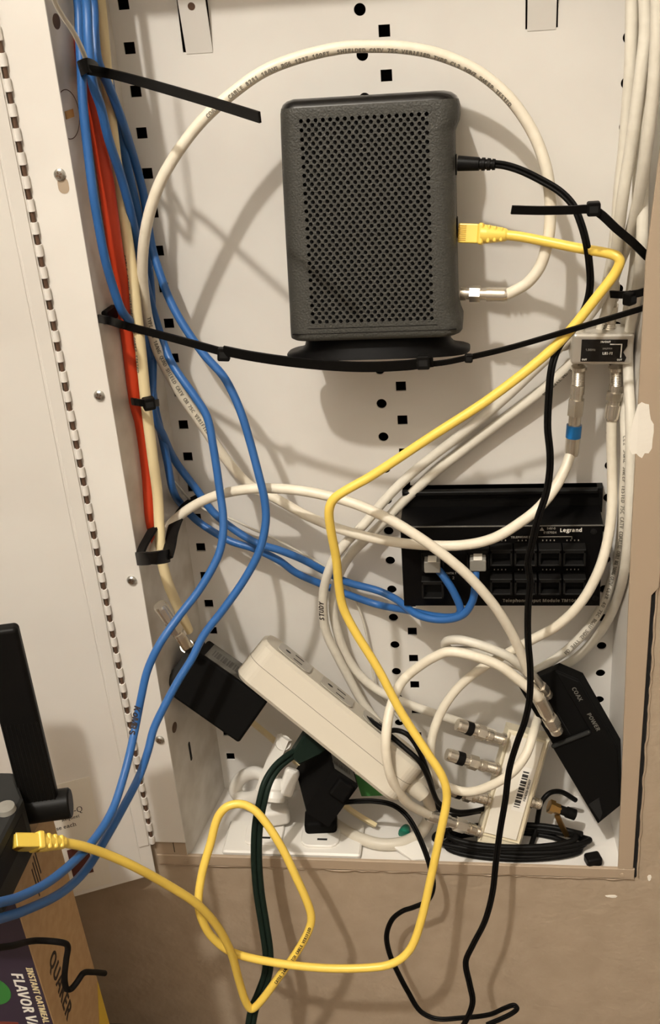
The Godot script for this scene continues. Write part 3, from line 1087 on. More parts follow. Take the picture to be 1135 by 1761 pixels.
# ------------------------------------------------------------ power strip
func build_power_strip() -> void:
	var t := Transform3D(Basis(Vector3(0.7705, -0.5957, 0.2268), Vector3(0.6357, 0.6919, -0.3423), Vector3(0.0470, 0.4080, 0.9118)), V(53.7, -423.5, 62))
	var ps := node_at("power_strip", V(150.8, -533, 106), "off-white power strip leaning diagonally across the bottom of the enclosure", "power strip")
	# local x along the strip, y up its side, z out of the side
	var L := 152.0
	var st := S()
	var plan := Transform3D(Basis(t.basis.x, -t.basis.z, t.basis.y), t * V(L / 2, 0, -20))
	prism(st, plan, rrect2(L, 40, 13, 8), -34, 0, 2.6)
	part(st, "shell", M.strip_white, ps)
	st = S()
	prism(st, plan, rrect2(L + 0.16, 40.16, 13, 8), -16.3, -15.9)
	part(st, "shell_seam", M.print_faint, ps)
	var top := Transform3D(Basis(t.basis.x, t.basis.z * -1.0, t.basis.y), t * V(0, 0.5, -20))
	for i in 3:
		st = S()
		prism(st, top.translated_local(V(28 + i * 40, 0, 0)), rrect2(30, 28, 6), -0.2, 0.5, 0.2)
		var face := part(st, "socket", M.strip_grey, ps)
		st = S()
		for s in [-1.0, 1.0]:
			prism(st, top.translated_local(V(28 + i * 40 + 3, s * 6.3, 0.5)), rect2(-4, -1, 4, 1), 0, 0.12)
		prism(st, top.translated_local(V(28 + i * 40 - 7, 0, 0.5)), circle2(2.4, 12), 0, 0.12)
		part(st, "socket_slot", M.void, face)
	st = S()
	lathe(st, t * V(L - 3, -17, -20), t * V(L + 16, -20, -20), [Vector2(0, 8.5), Vector2(6, 8.0), Vector2(14, 6.2), Vector2(18, 5.2), Vector2(18, 0.1)], 20)
	part(st, "strain_relief", M.strip_white, ps)
	st = S()
	tube(st, [V(164.5, -527.6, 84), V(169.7, -547.6, 80), V(171.7, -571.9, 72), V(167.9, -594.6, 64), V(158.8, -612.7, 58), V(147.1, -614.5, 64.3), V(131.1, -614.5, 66.2), V(115.3, -614.5, 61), V(100.3, -614.5, 51.8), V(86.7, -614.5, 40.2), V(77.5, -611.8, 34)], 5.0)
	part(st, "cord", M.strip_white, ps, false, "thick white mains cord")
	# green-black extension plug hanging from the strip's underside
	var ex := node_at("extension_cord", V(28.8, -725.4, 150), "dark green-black extension cord plugged into the power strip and hanging past the flange", "cord")
	st = S()
	prism(st, frame(V(80, -520.2, 62), Vector3(0.1, 0.2, 1), Vector3(0.75, 0.66, 0)), [Vector2(-5, -14), Vector2(5, -14), Vector2(10, 4), Vector2(10, 16), Vector2(-10, 16), Vector2(-10, 4)], -7, 7, 1.5)
	part(st, "plug", M.green_black, ex)
	st = S()
	twin(st, [V(72.7, -524.3, 64), V(65.4, -524, 72), V(57.3, -526.5, 82), V(51.8, -532.1, 92), V(48, -543.7, 100), V(44.1, -561.1, 106), V(41.9, -584.5, 112), V(41.6, -614.2, 118), V(43.7, -644.6, 124), V(45.4, -669.2, 130), V(43.4, -687.2, 134), V(36.6, -704.7, 140), V(31.8, -714.7, 145), V(27.3, -734.9, 150)], 2.3, Vector3(0.25, 0.1, 1))
	part(st, "lead", M.green_black, ex)

# ------------------------------------------------------------ outlet and white plug
func build_outlet() -> void:
	var o := node_at("wall_outlet", V(60, -619, 62), "white duplex outlet plate lying on the enclosure floor", "outlet")
	var t := axes(V(60.4, -618.8, 61.5), Vector3(1, 0, 0), Vector3(0, 0, -1))
	var st := S()
	prism(st, t, rrect2(111, 36, 2), 0, 5, 1.4)
	part(st, "cover_plate", M.outlet_white, o)
	for x in [-24.0, 22.0]:
		st = S()
		prism(st, t.translated_local(V(x, 2, 0)), rrect2(31, 27, 8), 4, 7.4, 0.8)
		var f := part(st, "receptacle", M.outlet_white, o)
		st = S()
		for s in [-1.0, 1.0]:
			prism(st, t.translated_local(V(x + 2, 2 + s * 6.3, 7.4)), rect2(-4, -1, 4, 1), 0, 0.1)
		part(st, "blade_slot", M.void, f)
	# white angle plug in the left receptacle
	var p := node_at("white_plug", V(39.5, -611, 39), "white moulded plug with a tall grip standing in the left receptacle of the floor outlet", "plug")
	st = S()
	rbox(st, Transform3D(Basis(Vector3(0, 1, 0), 0.25), V(44.4, -602, 45.9)), 22, 16, 20, 4, 3)
	part(st, "plug_body", M.outlet_white, p)
	st = S()
	lathe(st, V(47.5, -576.5, 62), V(49.1, -562.7, 52), [Vector2(0, 9), Vector2(3, 9.5), Vector2(8, 8.5), Vector2(10, 9), Vector2(14, 7.5), Vector2(18, 6), Vector2(19, 0.1)], 18)
	part(st, "collar", M.outlet_white, p)
	st = S()
	band(st, [V(39, -570.8, 58), V(44.5, -557.3, 55), V(50.6, -543.8, 50), V(56.1, -532.5, 46), V(58.6, -527.2, 44)], 11, 6, Vector3(0.9, 0.3, 0.2), 5)
	lathe(st, V(55.2, -535.8, 42), V(59.1, -526.9, 50), [Vector2(0, 0.1), Vector2(0, 6), Vector2(8, 6), Vector2(8, 0.1)], 18)
	part(st, "pull_grip", M.outlet_white, p)
	st = S()
	tube(st, [V(47.4, -563.9, 54), V(34.9, -564, 44), V(22.2, -572.3, 36), V(12.4, -583.9, 32), V(9.4, -593.3, 32), V(14.2, -596.4, 36), V(25.5, -591.4, 42), V(37.8, -579.6, 48), V(44.7, -569.9, 52)], 5.6)
	part(st, "cord_loop", M.outlet_white, p)
	st = S()
	rbox(st, frame(V(60.1, -563.6, 54), Vector3(0.2, 0.5, 1), Vector3(0.4, 1, 0)), 12, 22, 10, 3, 2)
	part(st, "second_head", M.outlet_white, p)
	# odds and ends on the floor
	st = S()
	band(st, [V(25, -526.7, 22), V(46.6, -544.4, 28), V(67.8, -565.6, 34), V(90.6, -586.9, 40), V(106.1, -600.5, 44), V(125.6, -612.2, 48)], 6.2, 3.2, Vector3(0.5, 0.6, 0.6), 5)
	meta(part(st, "cable_offcut", M.coax_cream, self), "flat cream cable with a cut end lying behind the black transformer", "cable")
	st = S()
	lathe(st, V(148.1, -617, 52.5), V(150, -617, 43.2), [Vector2(0, 0.1), Vector2(0, 4.4), Vector2(2, 5.0), Vector2(7, 3.9), Vector2(10, 2.6), Vector2(10.5, 0.1)], 10)
	meta(part(st, "wire_nut", M.green, self), "small green wire nut on the floor beside the white mains cord", "wire nut")
	st = S()
	prism(st, frame(V(157.4, -616, 69.9), Vector3(0.1, 1, 0.25), Vector3(0.5, 0, -1)), [Vector2(-14, -7), Vector2(4, -9), Vector2(13, -2), Vector2(10, 8), Vector2(-9, 8)], -1.6, 1.6, 0.5)
	meta(part(st, "plastic_clip", M.outlet_white, self), "torn piece of white plastic at the front of the enclosure floor", "scrap")
	st = S()
	prism(st, frame(V(125.3, -569.4, 50), Vector3(0.1, 0.4, 1), Vector3(0.3, 1, 0)), [Vector2(-16, 6), Vector2(20, -2), Vector2(-6, -10)], -0.6, 0.6, 0.1)
	meta(part(st, "green_tag", M.carton_green, self), "green tag peeking out under the lower end of the power strip", "tag")

# ------------------------------------------------------------ amplifier
func build_amplifier() -> void:
	var am := node_at("coax_amplifier", V(219.9, -618.3, 70), "long off-white coax distribution amplifier with a barcode sticker at the lower right", "amplifier")
	var t := axes(V(207.5, -603.6, 72), Vector3(0.9616, -0.2737, 0.0183), Vector3(0.2627, 0.9008, -0.3458))
	var W := 32.8
	var H := 92.5
	var st := S()
	prism(st, t, rect2(0, 0, W, H), -22, -1.2, 1.4)
	part(st, "housing", M.ivory, am)
	st = S()
	prism(st, t, rect2(2.6, 8.5, W - 4.5, H - 3), -1.4, 0.6, 0.7)
	part(st, "cover", M.sticker, am)
	st = S()
	for e in [[1.0, 2.2, 1.6, H - 1.5], [W - 2.4, 2.2, W - 1.6, H - 1.5], [1.0, 6.4, W - 1.6, 7.2]]:
		prism(st, t, rect2(e[0], e[1], e[2], e[3]), -1.4, 0.3, 0.2)
	part(st, "rim", M.ivory, am)
	st = S()
	prism(st, t.translated_local(V(14.5, -3.6, 0)), rrect2(29, 12, 2.4), -3.6, -1.4, 0.5)
	var foot := part(st, "mounting_foot", M.ivory, am)
	st = S()
	prism(st, t.translated_local(V(16, -4.4, -1.4)), rrect2(16, 4.6, 2.2), -0.1, 0.15)
	part(st, "slot", M.void, foot)
	st = S()
	prism(st, t, rect2(17.5, 32, 27.2, 68), 0.6, 0.75)
	var sk := part(st, "sticker", M.print_white, am)
	var bt := Transform3D(t.basis * Basis(Vector3(0, 0, 1), PI / 2), t * V(22.4, 50, 0.8))
	ribs_on(sk, bt, -15, 15, -1.0, 3.6, 17, "barcode", M.print_dark)
	st = S()
	letters(st, Transform3D(bt.basis, t * V(25.6, 50, 0.85)), "F064306-003607", 2.4, 0.1)
	part(st, "sticker_print", M.print_dark, sk)
	f_port(am, V(228.1, -521.7, 50), V(215.5, -515.4, 52))
	f_port(am, V(222.7, -546.6, 54), V(210.9, -541.2, 56))
	f_port(am, V(215.8, -572, 60), V(205.3, -567, 62))
	f_port(am, V(209.3, -599.1, 66), V(197.8, -593.4, 68))
	f_port(am, V(247.8, -576.6, 55), V(255.8, -579.9, 55))
	# capped ports
	var c := node_at("port_terminator", V(204.3, -509.7, 54), "nickel terminator with a black band on the topmost amplifier port", "terminator", "terminators on the amplifier")
	f_plug(c, V(218.5, -516.5, 52), V(193.2, -502.8, 56), "matte_black")
	c = node_at("port_terminator", V(197.4, -534.2, 58), "nickel terminator with a black band on the second amplifier port from the top", "terminator", "terminators on the amplifier")
	f_plug(c, V(213.5, -542.3, 56), V(184.9, -527.8, 60), "matte_black")
	c = node_at("coax_jumper", V(192.1, -561, 64), "short black-banded coax lead on the third amplifier port down", "cable")
	f_plug(c, V(206.1, -567.6, 62), V(186.1, -557.2, 66), "matte_black")
	c = node_at("coax_adapter", V(269.4, -588, 52), "brass-coloured coax fitting between the amplifier and the converter box", "connector")
	var st2 := S()
	lathe(st2, V(262.1, -581.7, 54), V(271.9, -586.1, 54), [Vector2(0, 0.1), Vector2(0, 5.4), Vector2(4, 5.4), Vector2(4, 4.2), Vector2(9, 4.2), Vector2(9, 0.1)], 6)
	part(st2, "nut", M.brass, c)
	st2 = S()
	lathe(st2, V(270.1, -585, 54), V(285.2, -591.5, 54), [Vector2(0, 0.1), Vector2(0, 3.6), Vector2(6, 3.6), Vector2(6, 4.4), Vector2(13, 4.4), Vector2(14, 0.1)], 16)
	part(st2, "barrel", M.satin_black, c)
	st2 = S()
	band(st2, [V(268.3, -589.1, 56), V(271.9, -598.7, 57), V(276.5, -608.3, 58)], 4, 2, Vector3(1, 0.2, 0.2), 4)
	part(st2, "ground_clip", M.brass, c)

# ------------------------------------------------------------ cables
func one_cable(called: String, label: String, category: String, group: String, m: String, r: float, pts: Array, low := Vector3.INF, seg := 7) -> Array:
	var b: Vector3 = pts[0]
	for p in pts:
		if (p as Vector3).y < b.y:
			b = p
	var o := node_at(called, b, label, category, group)
	var st := S()
	var c := tube(st, pts, r, seg)
	part(st, "jacket", M[m], o)
	return [o, c]

func rj45(parent: Node3D, tip: Vector3, back: Vector3, up: Vector3, boot: String, body: String) -> void:
	var l := tip.distance_to(back) / MM
	var t := frame(tip, back - tip, up)
	var st := S()
	rbox(st, t.translated_local(V(0, 0, l * 0.2)), 11.6, 8.2, l * 0.42, 0.8, 1)
	part(st, "plug", M[body], parent)
	st = S()
	prism(st, t.translated_local(V(0, 4.6, l * 0.22)), rect2(-2.6, -0.7, 2.6, 0.5), -l * 0.18, l * 0.2, 0.2)
	part(st, "latch", M[body], parent)
	st = S()
	rbox(st, t.translated_local(V(0, 0.4, l * 0.46)), 13.0, 10.6, l * 0.12, 1.5, 2)
	lathe(st, t * V(0, 0, l * 0.46), back, [Vector2(0, 5.8), Vector2(l * 0.12, 5.6), Vector2(l * 0.5, 3.9), Vector2(l * 0.54, 3.2)], 14)
	for i in 3:
		rbox(st, t.translated_local(V(0, 0, l * (0.62 + 0.13 * i))), 10.8 - i * 1.1, 9.4 - i * 0.9, l * 0.075, 1.2, 2)
	part(st, "boot", M[boot], parent)
	st = S()
	for i in 8:
		prism(st, t.translated_local(V(-4.2 + i * 1.2, -4.15, l * 0.06)), rect2(-0.3, -0.15, 0.3, 0.1), -2, 3)
	part(st, "contacts", M.contact_gold, parent)

func jack_plug(parent: Node3D, at: Vector3) -> void:
	var st := S()
	rbox(st, Transform3D(Basis.IDENTITY, at), 11.4, 9.2, 14, 1.0, 1)
	part(st, "plug", M.clear_plastic, parent)
	st = S()
	prism(st, Transform3D(Basis.IDENTITY, at + V(0, 4.6, 0)), rect2(-3, 0, 3, 0.8), -6, 7.4, 0.2)
	part(st, "latch", M.sticker, parent)

func build_cables() -> void:
	# yellow patch cable from the modem to the router
	var r := one_cable("ethernet_cable", "bright yellow ethernet cable from the modem looping below the enclosure to the router", "cable", "", "yellow_jacket", 3.05, [V(230, -140.5, 45), V(240.3, -141.8, 47), V(255.7, -144.6, 51), V(274, -147.4, 58), V(287.4, -148.3, 66), V(293.4, -149.6, 70), V(295, -152.8, 71), V(292.3, -159.6, 71), V(285.3, -169.1, 72), V(260.4, -199.3, 76), V(222, -229.6, 82), V(182.3, -254.1, 88), V(144.9, -278.1, 92), V(126.8, -287.5, 95), V(119.3, -293.1, 96), V(116.2, -300.7, 96), V(115.9, -312.7, 95), V(117.6, -338.4, 92), V(117.7, -362.1, 90), V(119.4, -378.3, 90), V(126.4, -395.8, 92), V(141.2, -424.2, 96), V(156.2, -456.8, 102), V(173.8, -485.8, 110), V(182.8, -500.4, 114), V(186.3, -511.8, 116), V(186.4, -523.3, 118), V(181.9, -545, 124), V(174, -582.2, 132), V(166.5, -614.7, 140), V(158.7, -637.1, 146), V(148.6, -647.7, 150), V(133.4, -653, 152), V(94.4, -654.4, 154), V(55.7, -648.3, 156), V(26.4, -637.3, 158), V(13.5, -620.1, 160), V(7.9, -601.5, 160), V(6.9, -586.2, 158), V(10, -567.6, 148), V(16.3, -549, 138), V(22.3, -531.3, 130), V(30.1, -524.3, 126), V(41.2, -524.6, 124), V(51.5, -531.2, 126), V(65.4, -552.8, 132), V(76.6, -580.5, 138), V(84.8, -607.9, 142), V(84.5, -620.7, 144), V(75, -640.9, 148), V(57.6, -668.3, 152), V(40, -694.1, 156), V(33.8, -699.1, 157), V(30.5, -689, 158), V(28.8, -667, 160), V(28, -629.4, 166), V(23.8, -594.2, 174), V(15.4, -561.8, 184), V(1.8, -532.1, 196), V(-13, -499.4, 212), V(-25.3, -477.1, 224), V(-34.1, -460.5, 235), V(-40.7, -450.3, 243)])
	rj45(r[0], V(201.9, -139.2, 41), V(231, -140.5, 45), Vector3(0, -0.3, -1), "yellow_jacket", "yellow_clear")
	rj45(r[0], V(-61, -429, 266), V(-40, -450.3, 243), Vector3(0.1, 0.2, -1), "yellow_jacket", "yellow_clear")
	var st := S()
	print_along(st, r[1], 3.05, "CAT5E 24AWG PATCH CABLE VERIFIED", 1130, 3.0, Vector3(0.1, 0.4, 1), true)
	part(st, "jacket_print", M.carton_ink, r[0])

	# blue network cables
	r = one_cable("network_cable", "blue network cable hanging lowest across the door with handwriting on its jacket", "cable", "blue network cables", "blue_jacket", 2.8, [V(-2.6, 86.5, 63.2), V(-2.6, 6.1, 63.2), V(-2.7, -14.4, 70.2), V(-3.1, -35.9, 73.2), V(-2.3, -50, 67.9), V(-2.4, -69.5, 62), V(-1.8, -92.9, 51.4), V(-1.5, -118.4, 43.1), V(-4.4, -147.7, 29.4), V(-4, -185.7, 20), V(5.7, -215, 32), V(13.4, -225.5, 40), V(24.1, -239.6, 46), V(31.7, -252.8, 50), V(34.9, -272.8, 56), V(37.6, -303.9, 64), V(39.1, -318.6, 70), V(38.4, -331.1, 76), V(34.6, -343.2, 82), V(22.7, -361.2, 92), V(7.9, -377, 104), V(-4.1, -390.8, 116), V(-13, -406.8, 124), V(-17.8, -423.3, 132), V(-22.8, -442.9, 140), V(-24.2, -453.9, 157.2), V(-26.5, -463.9, 172), V(-29.1, -471.9, 188.5), V(-32.1, -473.3, 208.1), V(-35.9, -469, 232.8), V(-41.4, -456.1, 268), V(-46, -438.8, 297.6), V(-48.6, -425.6, 314.6), V(-51.3, -410.5, 332.2), V(-62.8, -343.3, 406.3)])
	st = S()
	print_along(st, r[1], 2.8, "KoMRS", 582, 6.5, Vector3(-0.3, 0.3, 1), false, 0.72)
	part(st, "handwriting", M.carton_ink, r[0])
	r = one_cable("network_cable", "blue network cable swinging furthest right before crossing the white trim strip", "cable", "blue network cables", "blue_jacket", 2.8, [V(-5.4, 86.5, 41.8), V(-5.4, 5, 41.8), V(-4.7, -13, 50.6), V(-3.5, -27, 55.7), V(-2.1, -41.5, 47.2), V(-1.1, -64.4, 33.8), V(-3.4, -93, 12), V(-1, -112.6, 12), V(1.2, -144.4, 18), V(5.8, -161.2, 24), V(11.7, -177.6, 30), V(20.7, -194.2, 36), V(33.4, -212.2, 42), V(45.2, -225.7, 46), V(52, -238.7, 50), V(56.8, -251.7, 54), V(61.1, -269.5, 58), V(65.6, -289.5, 64), V(68.6, -306.7, 68), V(68.5, -321.9, 72), V(63.2, -340.6, 78), V(51.8, -359.6, 84), V(37, -378, 92), V(22.3, -394.7, 100), V(14, -408.6, 108), V(4.7, -421.1, 116), V(-5.3, -436.5, 126), V(-12.7, -449.9, 134), V(-16, -461.2, 142), V(-21.7, -475.4, 152), V(-27.5, -481.8, 178.6), V(-31.3, -483.4, 203.2), V(-35.9, -483, 232.5), V(-40.3, -472.9, 261.3), V(-45.9, -449.9, 297.4), V(-49.1, -434.2, 318), V(-51.9, -420, 336), V(-63.4, -353.2, 410.5)])
	r = one_cable("network_cable", "blue network cable hugging the left wall and plugged into the telephone module's left jack", "cable", "blue network cables", "blue_jacket", 2.8, [V(-11, 86.5, 52), V(-11, 6, 52), V(-11, -11.9, 58.7), V(-11, -29.8, 65.4), V(-11.8, -48.2, 70.2), V(-12.2, -70.3, 73.3), V(-11.9, -96.2, 77.6), V(-11.9, -116.8, 77.5), V(-11.7, -135.5, 76.5), V(-11.1, -154.8, 72.2), V(-9.2, -173.4, 66.9), V(-7.2, -191.2, 47), V(-7.1, -208.4, 33.4), V(-8.3, -221.7, 28.4), V(-9.5, -239.4, 29.4), V(-8.1, -254.4, 33.7), V(-7, -271.3, 33), V(-5.9, -294.1, 32.2), V(-4.9, -315.4, 32.6), V(-6.4, -340.1, 10), V(2.5, -350.4, 12), V(15.6, -358.7, 16), V(30.5, -365.4, 20), V(47, -370.3, 22), V(63.9, -381.5, 20), V(74.9, -394.4, 16), V(92.1, -405.9, 13), V(111.5, -416.4, 11), V(134.5, -425.8, 11), V(158.7, -418.8, 30), V(179.9, -413.6, 46), V(194.7, -409.7, 52), V(197.7, -403.1, 53), V(193.1, -389.3, 52), V(186.8, -378.5, 50), V(181.9, -373.2, 47)])
	jack_plug(r[0], V(178.8, -368.4, 47))
	r = one_cable("network_cable", "blue network cable passing behind the white coax to the telephone module's second jack", "cable", "blue network cables", "blue_jacket", 2.8, [V(-9.2, 86.5, 20.8), V(-9.2, 3.9, 20.8), V(-8.8, -18.2, 24.9), V(-7.7, -54.9, 24.6), V(-6.8, -94.5, 18.6), V(-5.3, -128.5, 15.3), V(-4.1, -159.7, 14), V(-4.9, -190, 19.1), V(-6.3, -219.6, 28.6), V(-6.6, -250.4, 43.5), V(-5.1, -274.1, 33.9), V(-4.5, -301.7, 16), V(8.3, -322.9, 18), V(18.7, -340.1, 20), V(34, -353, 24), V(50.4, -362.7, 27), V(66, -369.2, 26), V(81.9, -379.5, 22), V(96.7, -392.4, 17), V(112.8, -403.3, 15), V(135.6, -410.9, 15), V(149, -413.7, 22), V(167.2, -413.9, 44), V(184.3, -412.6, 52), V(198.9, -406.1, 56), V(206, -395, 56), V(208.2, -384.3, 54), V(208.7, -374.2, 51), V(208.7, -370.8, 48)])
	jack_plug(r[0], V(210.4, -367.2, 47))

	# orange duct and cream cable down the left wall
	r = one_cable("orange_conduit", "orange flexible cable running down the left wall behind the blue bundle", "cable", "", "orange", 5.0, [V(-13.1, -12.6, 49.3), V(-12.4, -37.7, 54.5), V(-11.2, -60.9, 53.1), V(-11.1, -96.9, 53.1), V(-11.4, -133.2, 54.9), V(-11.7, -163.3, 53.7), V(-12.7, -198.3, 53.5), V(-13.9, -238.4, 54.8), V(-13.9, -255.8, 51.4), V(-14.2, -290.7, 53.2), V(-15.1, -323.8, 59.1), V(-15.5, -342.2, 55.1), V(-15.1, -353, 52.7)], Vector3.INF)
	r = one_cable("coax_cable", "cream coax cable running down the left wall beside the orange cable", "cable", "coax cables down the left wall", "coax_cream", 3.7, [V(-6.1, 86.5, 27.2), V(-6.1, 4.1, 27.2), V(-6.5, -17.9, 29.9), V(-7.2, -46.8, 34.3), V(-7.7, -76.9, 37.2), V(-7.3, -104.2, 41.2), V(-5.9, -130.5, 45.1), V(-4.6, -149.7, 49.8), V(-4.3, -178.6, 54.6), V(-4.7, -205.6, 57.1), V(-5.3, -240.2, 61.2), V(-5.7, -276.3, 63.6), V(-6.6, -303.8, 63), V(-7.3, -324.1, 67.2), V(-6.6, -346.8, 76.1), V(-4.8, -364.9, 77.2), V(-2.4, -380.5, 75.1), V(1.1, -413.8, 65.6)])
	st = S()
	print_along(st, r[1], 3.7, "CABLE 18AWG SHIELDED 3GHZ SWEEP TESTED", 231, 3.2, Vector3(-0.7, 0.1, 0.75))
	part(st, "jacket_print", M.print_faint, r[0])
	r = one_cable("pull_cord", "thin white cord running into the topmost black tie at the left", "cord", "", "drop_wire", 1.4, [V(-1.3, 86.5, 120.4), V(-1.3, 12.9, 120.4), V(-1.7, 7.2, 116.2), V(-1.6, 1.1, 109.4), V(-1.3, -5.3, 100.5), V(-1.1, -12.4, 92.9), V(-1.1, -19.6, 86.5), V(-1.5, -26, 82.5)])
	r = one_cable("drop_wire", "thin grey drop wire sagging from the left tie to behind the coax coil", "wire", "", "drop_wire", 0.9, [V(-4.9, -312.3, 25.8), V(1.2, -336.4, 10), V(13.9, -344.2, 12), V(29, -350.2, 12), V(42.5, -359.2, 10), V(58.8, -369.4, 8), V(79.3, -383.6, 6), V(95.9, -396.4, 5), V(112.4, -415, 5), V(120.7, -440.1, 5), V(124.6, -466.3, 6), V(126.3, -487.6, 7), V(129, -506.5, 8), V(147.2, -536.3, 10)])

	# white coax loop round the modem and on to the splitter
	r = one_cable("coax_cable", "white coax cable looping once round the modem and on to the splitter's left output", "cable", "", "coax_white", 3.55, [V(229.9, -178, 44), V(235.3, -175.3, 45), V(243.3, -170.2, 46), V(250.3, -161, 46), V(254.3, -149, 45), V(256.3, -135.5, 43), V(256.1, -118.6, 41), V(253.3, -101.9, 39), V(245.4, -82.2, 36), V(232, -63.2, 34), V(213.7, -47.6, 33), V(192.2, -37.4, 33), V(172.3, -32.4, 34), V(153.9, -30.5, 35), V(137.2, -29.9, 37), V(113.6, -32.9, 40), V(91.3, -39, 44), V(71.9, -49.6, 48), V(53.7, -62.6, 52), V(38.5, -77.7, 56), V(26, -93.6, 58), V(17.3, -108.8, 58), V(9.7, -126.6, 56), V(3.9, -145.7, 52), V(-0.1, -166.1, 46), V(-2.2, -192, 38), V(0, -215.2, 32), V(7.4, -240.8, 27), V(19.3, -268.3, 23), V(32.1, -295.9, 20), V(48.1, -320.2, 18), V(66.6, -330.2, 20), V(89.5, -342.6, 24), V(119.2, -351.4, 32), V(148.9, -353.7, 42), V(177.8, -352.7, 50), V(201.9, -350.2, 54), V(221.7, -343.8, 56), V(241.2, -331.6, 54), V(252.8, -322.8, 50), V(262.7, -313, 42), V(269.5, -303, 34), V(273.6, -294.7, 28)])
	f_plug(r[0], V(201.9, -177.1, 41), V(231, -178.1, 44), "", 0.92)
	f_plug(r[0], V(277.2, -246.9, 24), V(274.1, -296.4, 27), "blue_band", 1.0)
	st = S()
	print_along(st, r[1], 3.55, "COAXIAL CABLE 8281 18AWG RG6 1337 100FT  SHIELDED CATV 75C VERIFIED TYPE CL2 3GHZ SWEEP TESTED", 326, 3.4, Vector3(-0.4, -0.5, 1), true)
	print_along(st, r[1], 3.55, "TYPE RG6 18AWG QUAD SHIELD CATV CM 75C VERIFIED", 470, 3.4, Vector3(0.6, 0.0, 1))
	part(st, "jacket_print", M.print_faint, r[0])

	r = one_cable("coax_cable", "white coax cable arching from the velcro strap to the converter box's rear plug", "cable", "", "coax_white", 3.5, [V(-12.1, -344.2, 79), V(-10.6, -339.1, 69.2), V(-7.3, -336.9, 47.7), V(7.7, -326.1, 42), V(29, -314.2, 46), V(51.2, -307.6, 50), V(72, -306, 52), V(96.7, -307, 56), V(124.6, -312.9, 60), V(148.2, -321.1, 66), V(167.5, -332, 70), V(186.6, -346.7, 72), V(203.8, -364.1, 72), V(219.3, -386.2, 70), V(230, -407.1, 67), V(237.3, -426.1, 64), V(242.8, -444.1, 61), V(245.8, -454.6, 59)])
	f_plug(r[0], V(260, -481.9, 47), V(245.3, -452.4, 60), "", 0.9)
	r = one_cable("coax_cable", "white coax cable curling from the converter box's front plug to the lowest amplifier port", "cable", "", "coax_white", 3.6, [V(253.4, -469.4, 68), V(247.5, -462.1, 69), V(237.3, -451.5, 69), V(224.6, -440.8, 68), V(206.7, -433.9, 66), V(189, -431.9, 64), V(177.6, -438.4, 62), V(166.7, -448, 60), V(157.1, -457.4, 60), V(151.4, -459.6, 72), V(146.7, -468.2, 84), V(144.4, -478.6, 94), V(143.7, -492.1, 100), V(145.5, -510.6, 102), V(148.9, -525.2, 100), V(154.5, -543.5, 94), V(161.7, -558.4, 86), V(171, -571.1, 78)])
	f_plug(r[0], V(266.4, -504.8, 60), V(252.1, -467.9, 68), "", 1.05)
	f_plug(r[0], V(204.4, -595.9, 67), V(170.1, -571.7, 78), "", 1.0)
	r = one_cable("coax_cable", "white coax cable from the splitter's right output curling round the amplifier terminators", "cable", "", "coax_white", 3.5, [V(299.6, -268.5, 26), V(300.1, -286.6, 28), V(301.1, -310.6, 32), V(300.8, -333, 40), V(297.7, -353.4, 48), V(291.7, -372.8, 54), V(281.2, -395, 56), V(265.9, -415.5, 54), V(248, -430.6, 50), V(231.6, -444.5, 46), V(216.9, -456.3, 44), V(203.2, -467.9, 44), V(190.9, -481.4, 46), V(180.6, -498, 50), V(174.7, -513.6, 56), V(172.6, -530.9, 62), V(175.8, -544.4, 66), V(183.3, -549.8, 70), V(200.8, -550.2, 76), V(217.7, -540.1, 80), V(233, -527.6, 80), V(243.2, -516, 74), V(249.2, -507.3, 60), V(253.5, -508.3, 40), V(258.6, -505.5, 22), V(270.1, -499, 12)])
	f_plug(r[0], V(301.9, -247.6, 24), V(299.3, -271.4, 26), "", 1.0)
	r = one_cable("coax_cable", "white coax cable folding back in a tight loop above the converter box", "cable", "", "coax_grey", 3.5, [V(252.7, -477.6, 40), V(244.2, -459.9, 48), V(233.6, -445.9, 52), V(221.2, -438.4, 52), V(206.7, -433.8, 50), V(195.3, -433.6, 46), V(187.5, -438.7, 40), V(185.4, -447.4, 34), V(189.5, -454.3, 30), V(201.9, -455.6, 28), V(217, -461, 26), V(234.4, -470.6, 22), V(256.5, -488.1, 16), V(281.4, -512.7, 12), V(299.9, -533.6, 10), V(308.3, -535.8, 29.7), V(309.5, -534.2, 50.9)])

	# grey-white coax bundle down the right side
	r = one_cable("coax_cable", "leftmost white coax cable of the bundle entering at the top right", "cable", "coax bundle at the right", "coax_grey", 3.5, [V(298.3, 86.5, 44), V(298.3, -11.3, 44), V(298.6, -29.4, 46), V(298.7, -50.3, 48), V(298.1, -71.9, 48), V(297.2, -94.3, 48), V(295.8, -114, 48), V(295, -138.2, 46), V(293.6, -160.3, 42), V(290.8, -180.1, 36), V(285.4, -193, 30), V(273, -211.9, 24), V(253.2, -233.8, 18), V(230.1, -258.7, 14), V(202.6, -283.8, 12), V(175.8, -305.5, 12), V(159, -319.8, 14), V(144, -334.2, 18), V(130.1, -349.8, 22), V(118, -360.9, 26), V(109, -371.3, 28), V(102.1, -385, 28), V(96.5, -403.6, 26), V(94.2, -425.3, 24), V(95.2, -444.9, 22), V(101.5, -466.6, 20), V(108.9, -488.8, 18), V(117.6, -511.1, 18), V(127.5, -526.5, 20), V(143, -545.6, 24), V(166.2, -563.9, 40), V(176.5, -566.2, 52)])
	st = S()
	print_along(st, r[1], 3.5, "STUDY", 598, 5.2, Vector3(-0.2, 0.3, 1), true, 0.68)
	part(st, "handwriting", M.carton_ink, r[0])
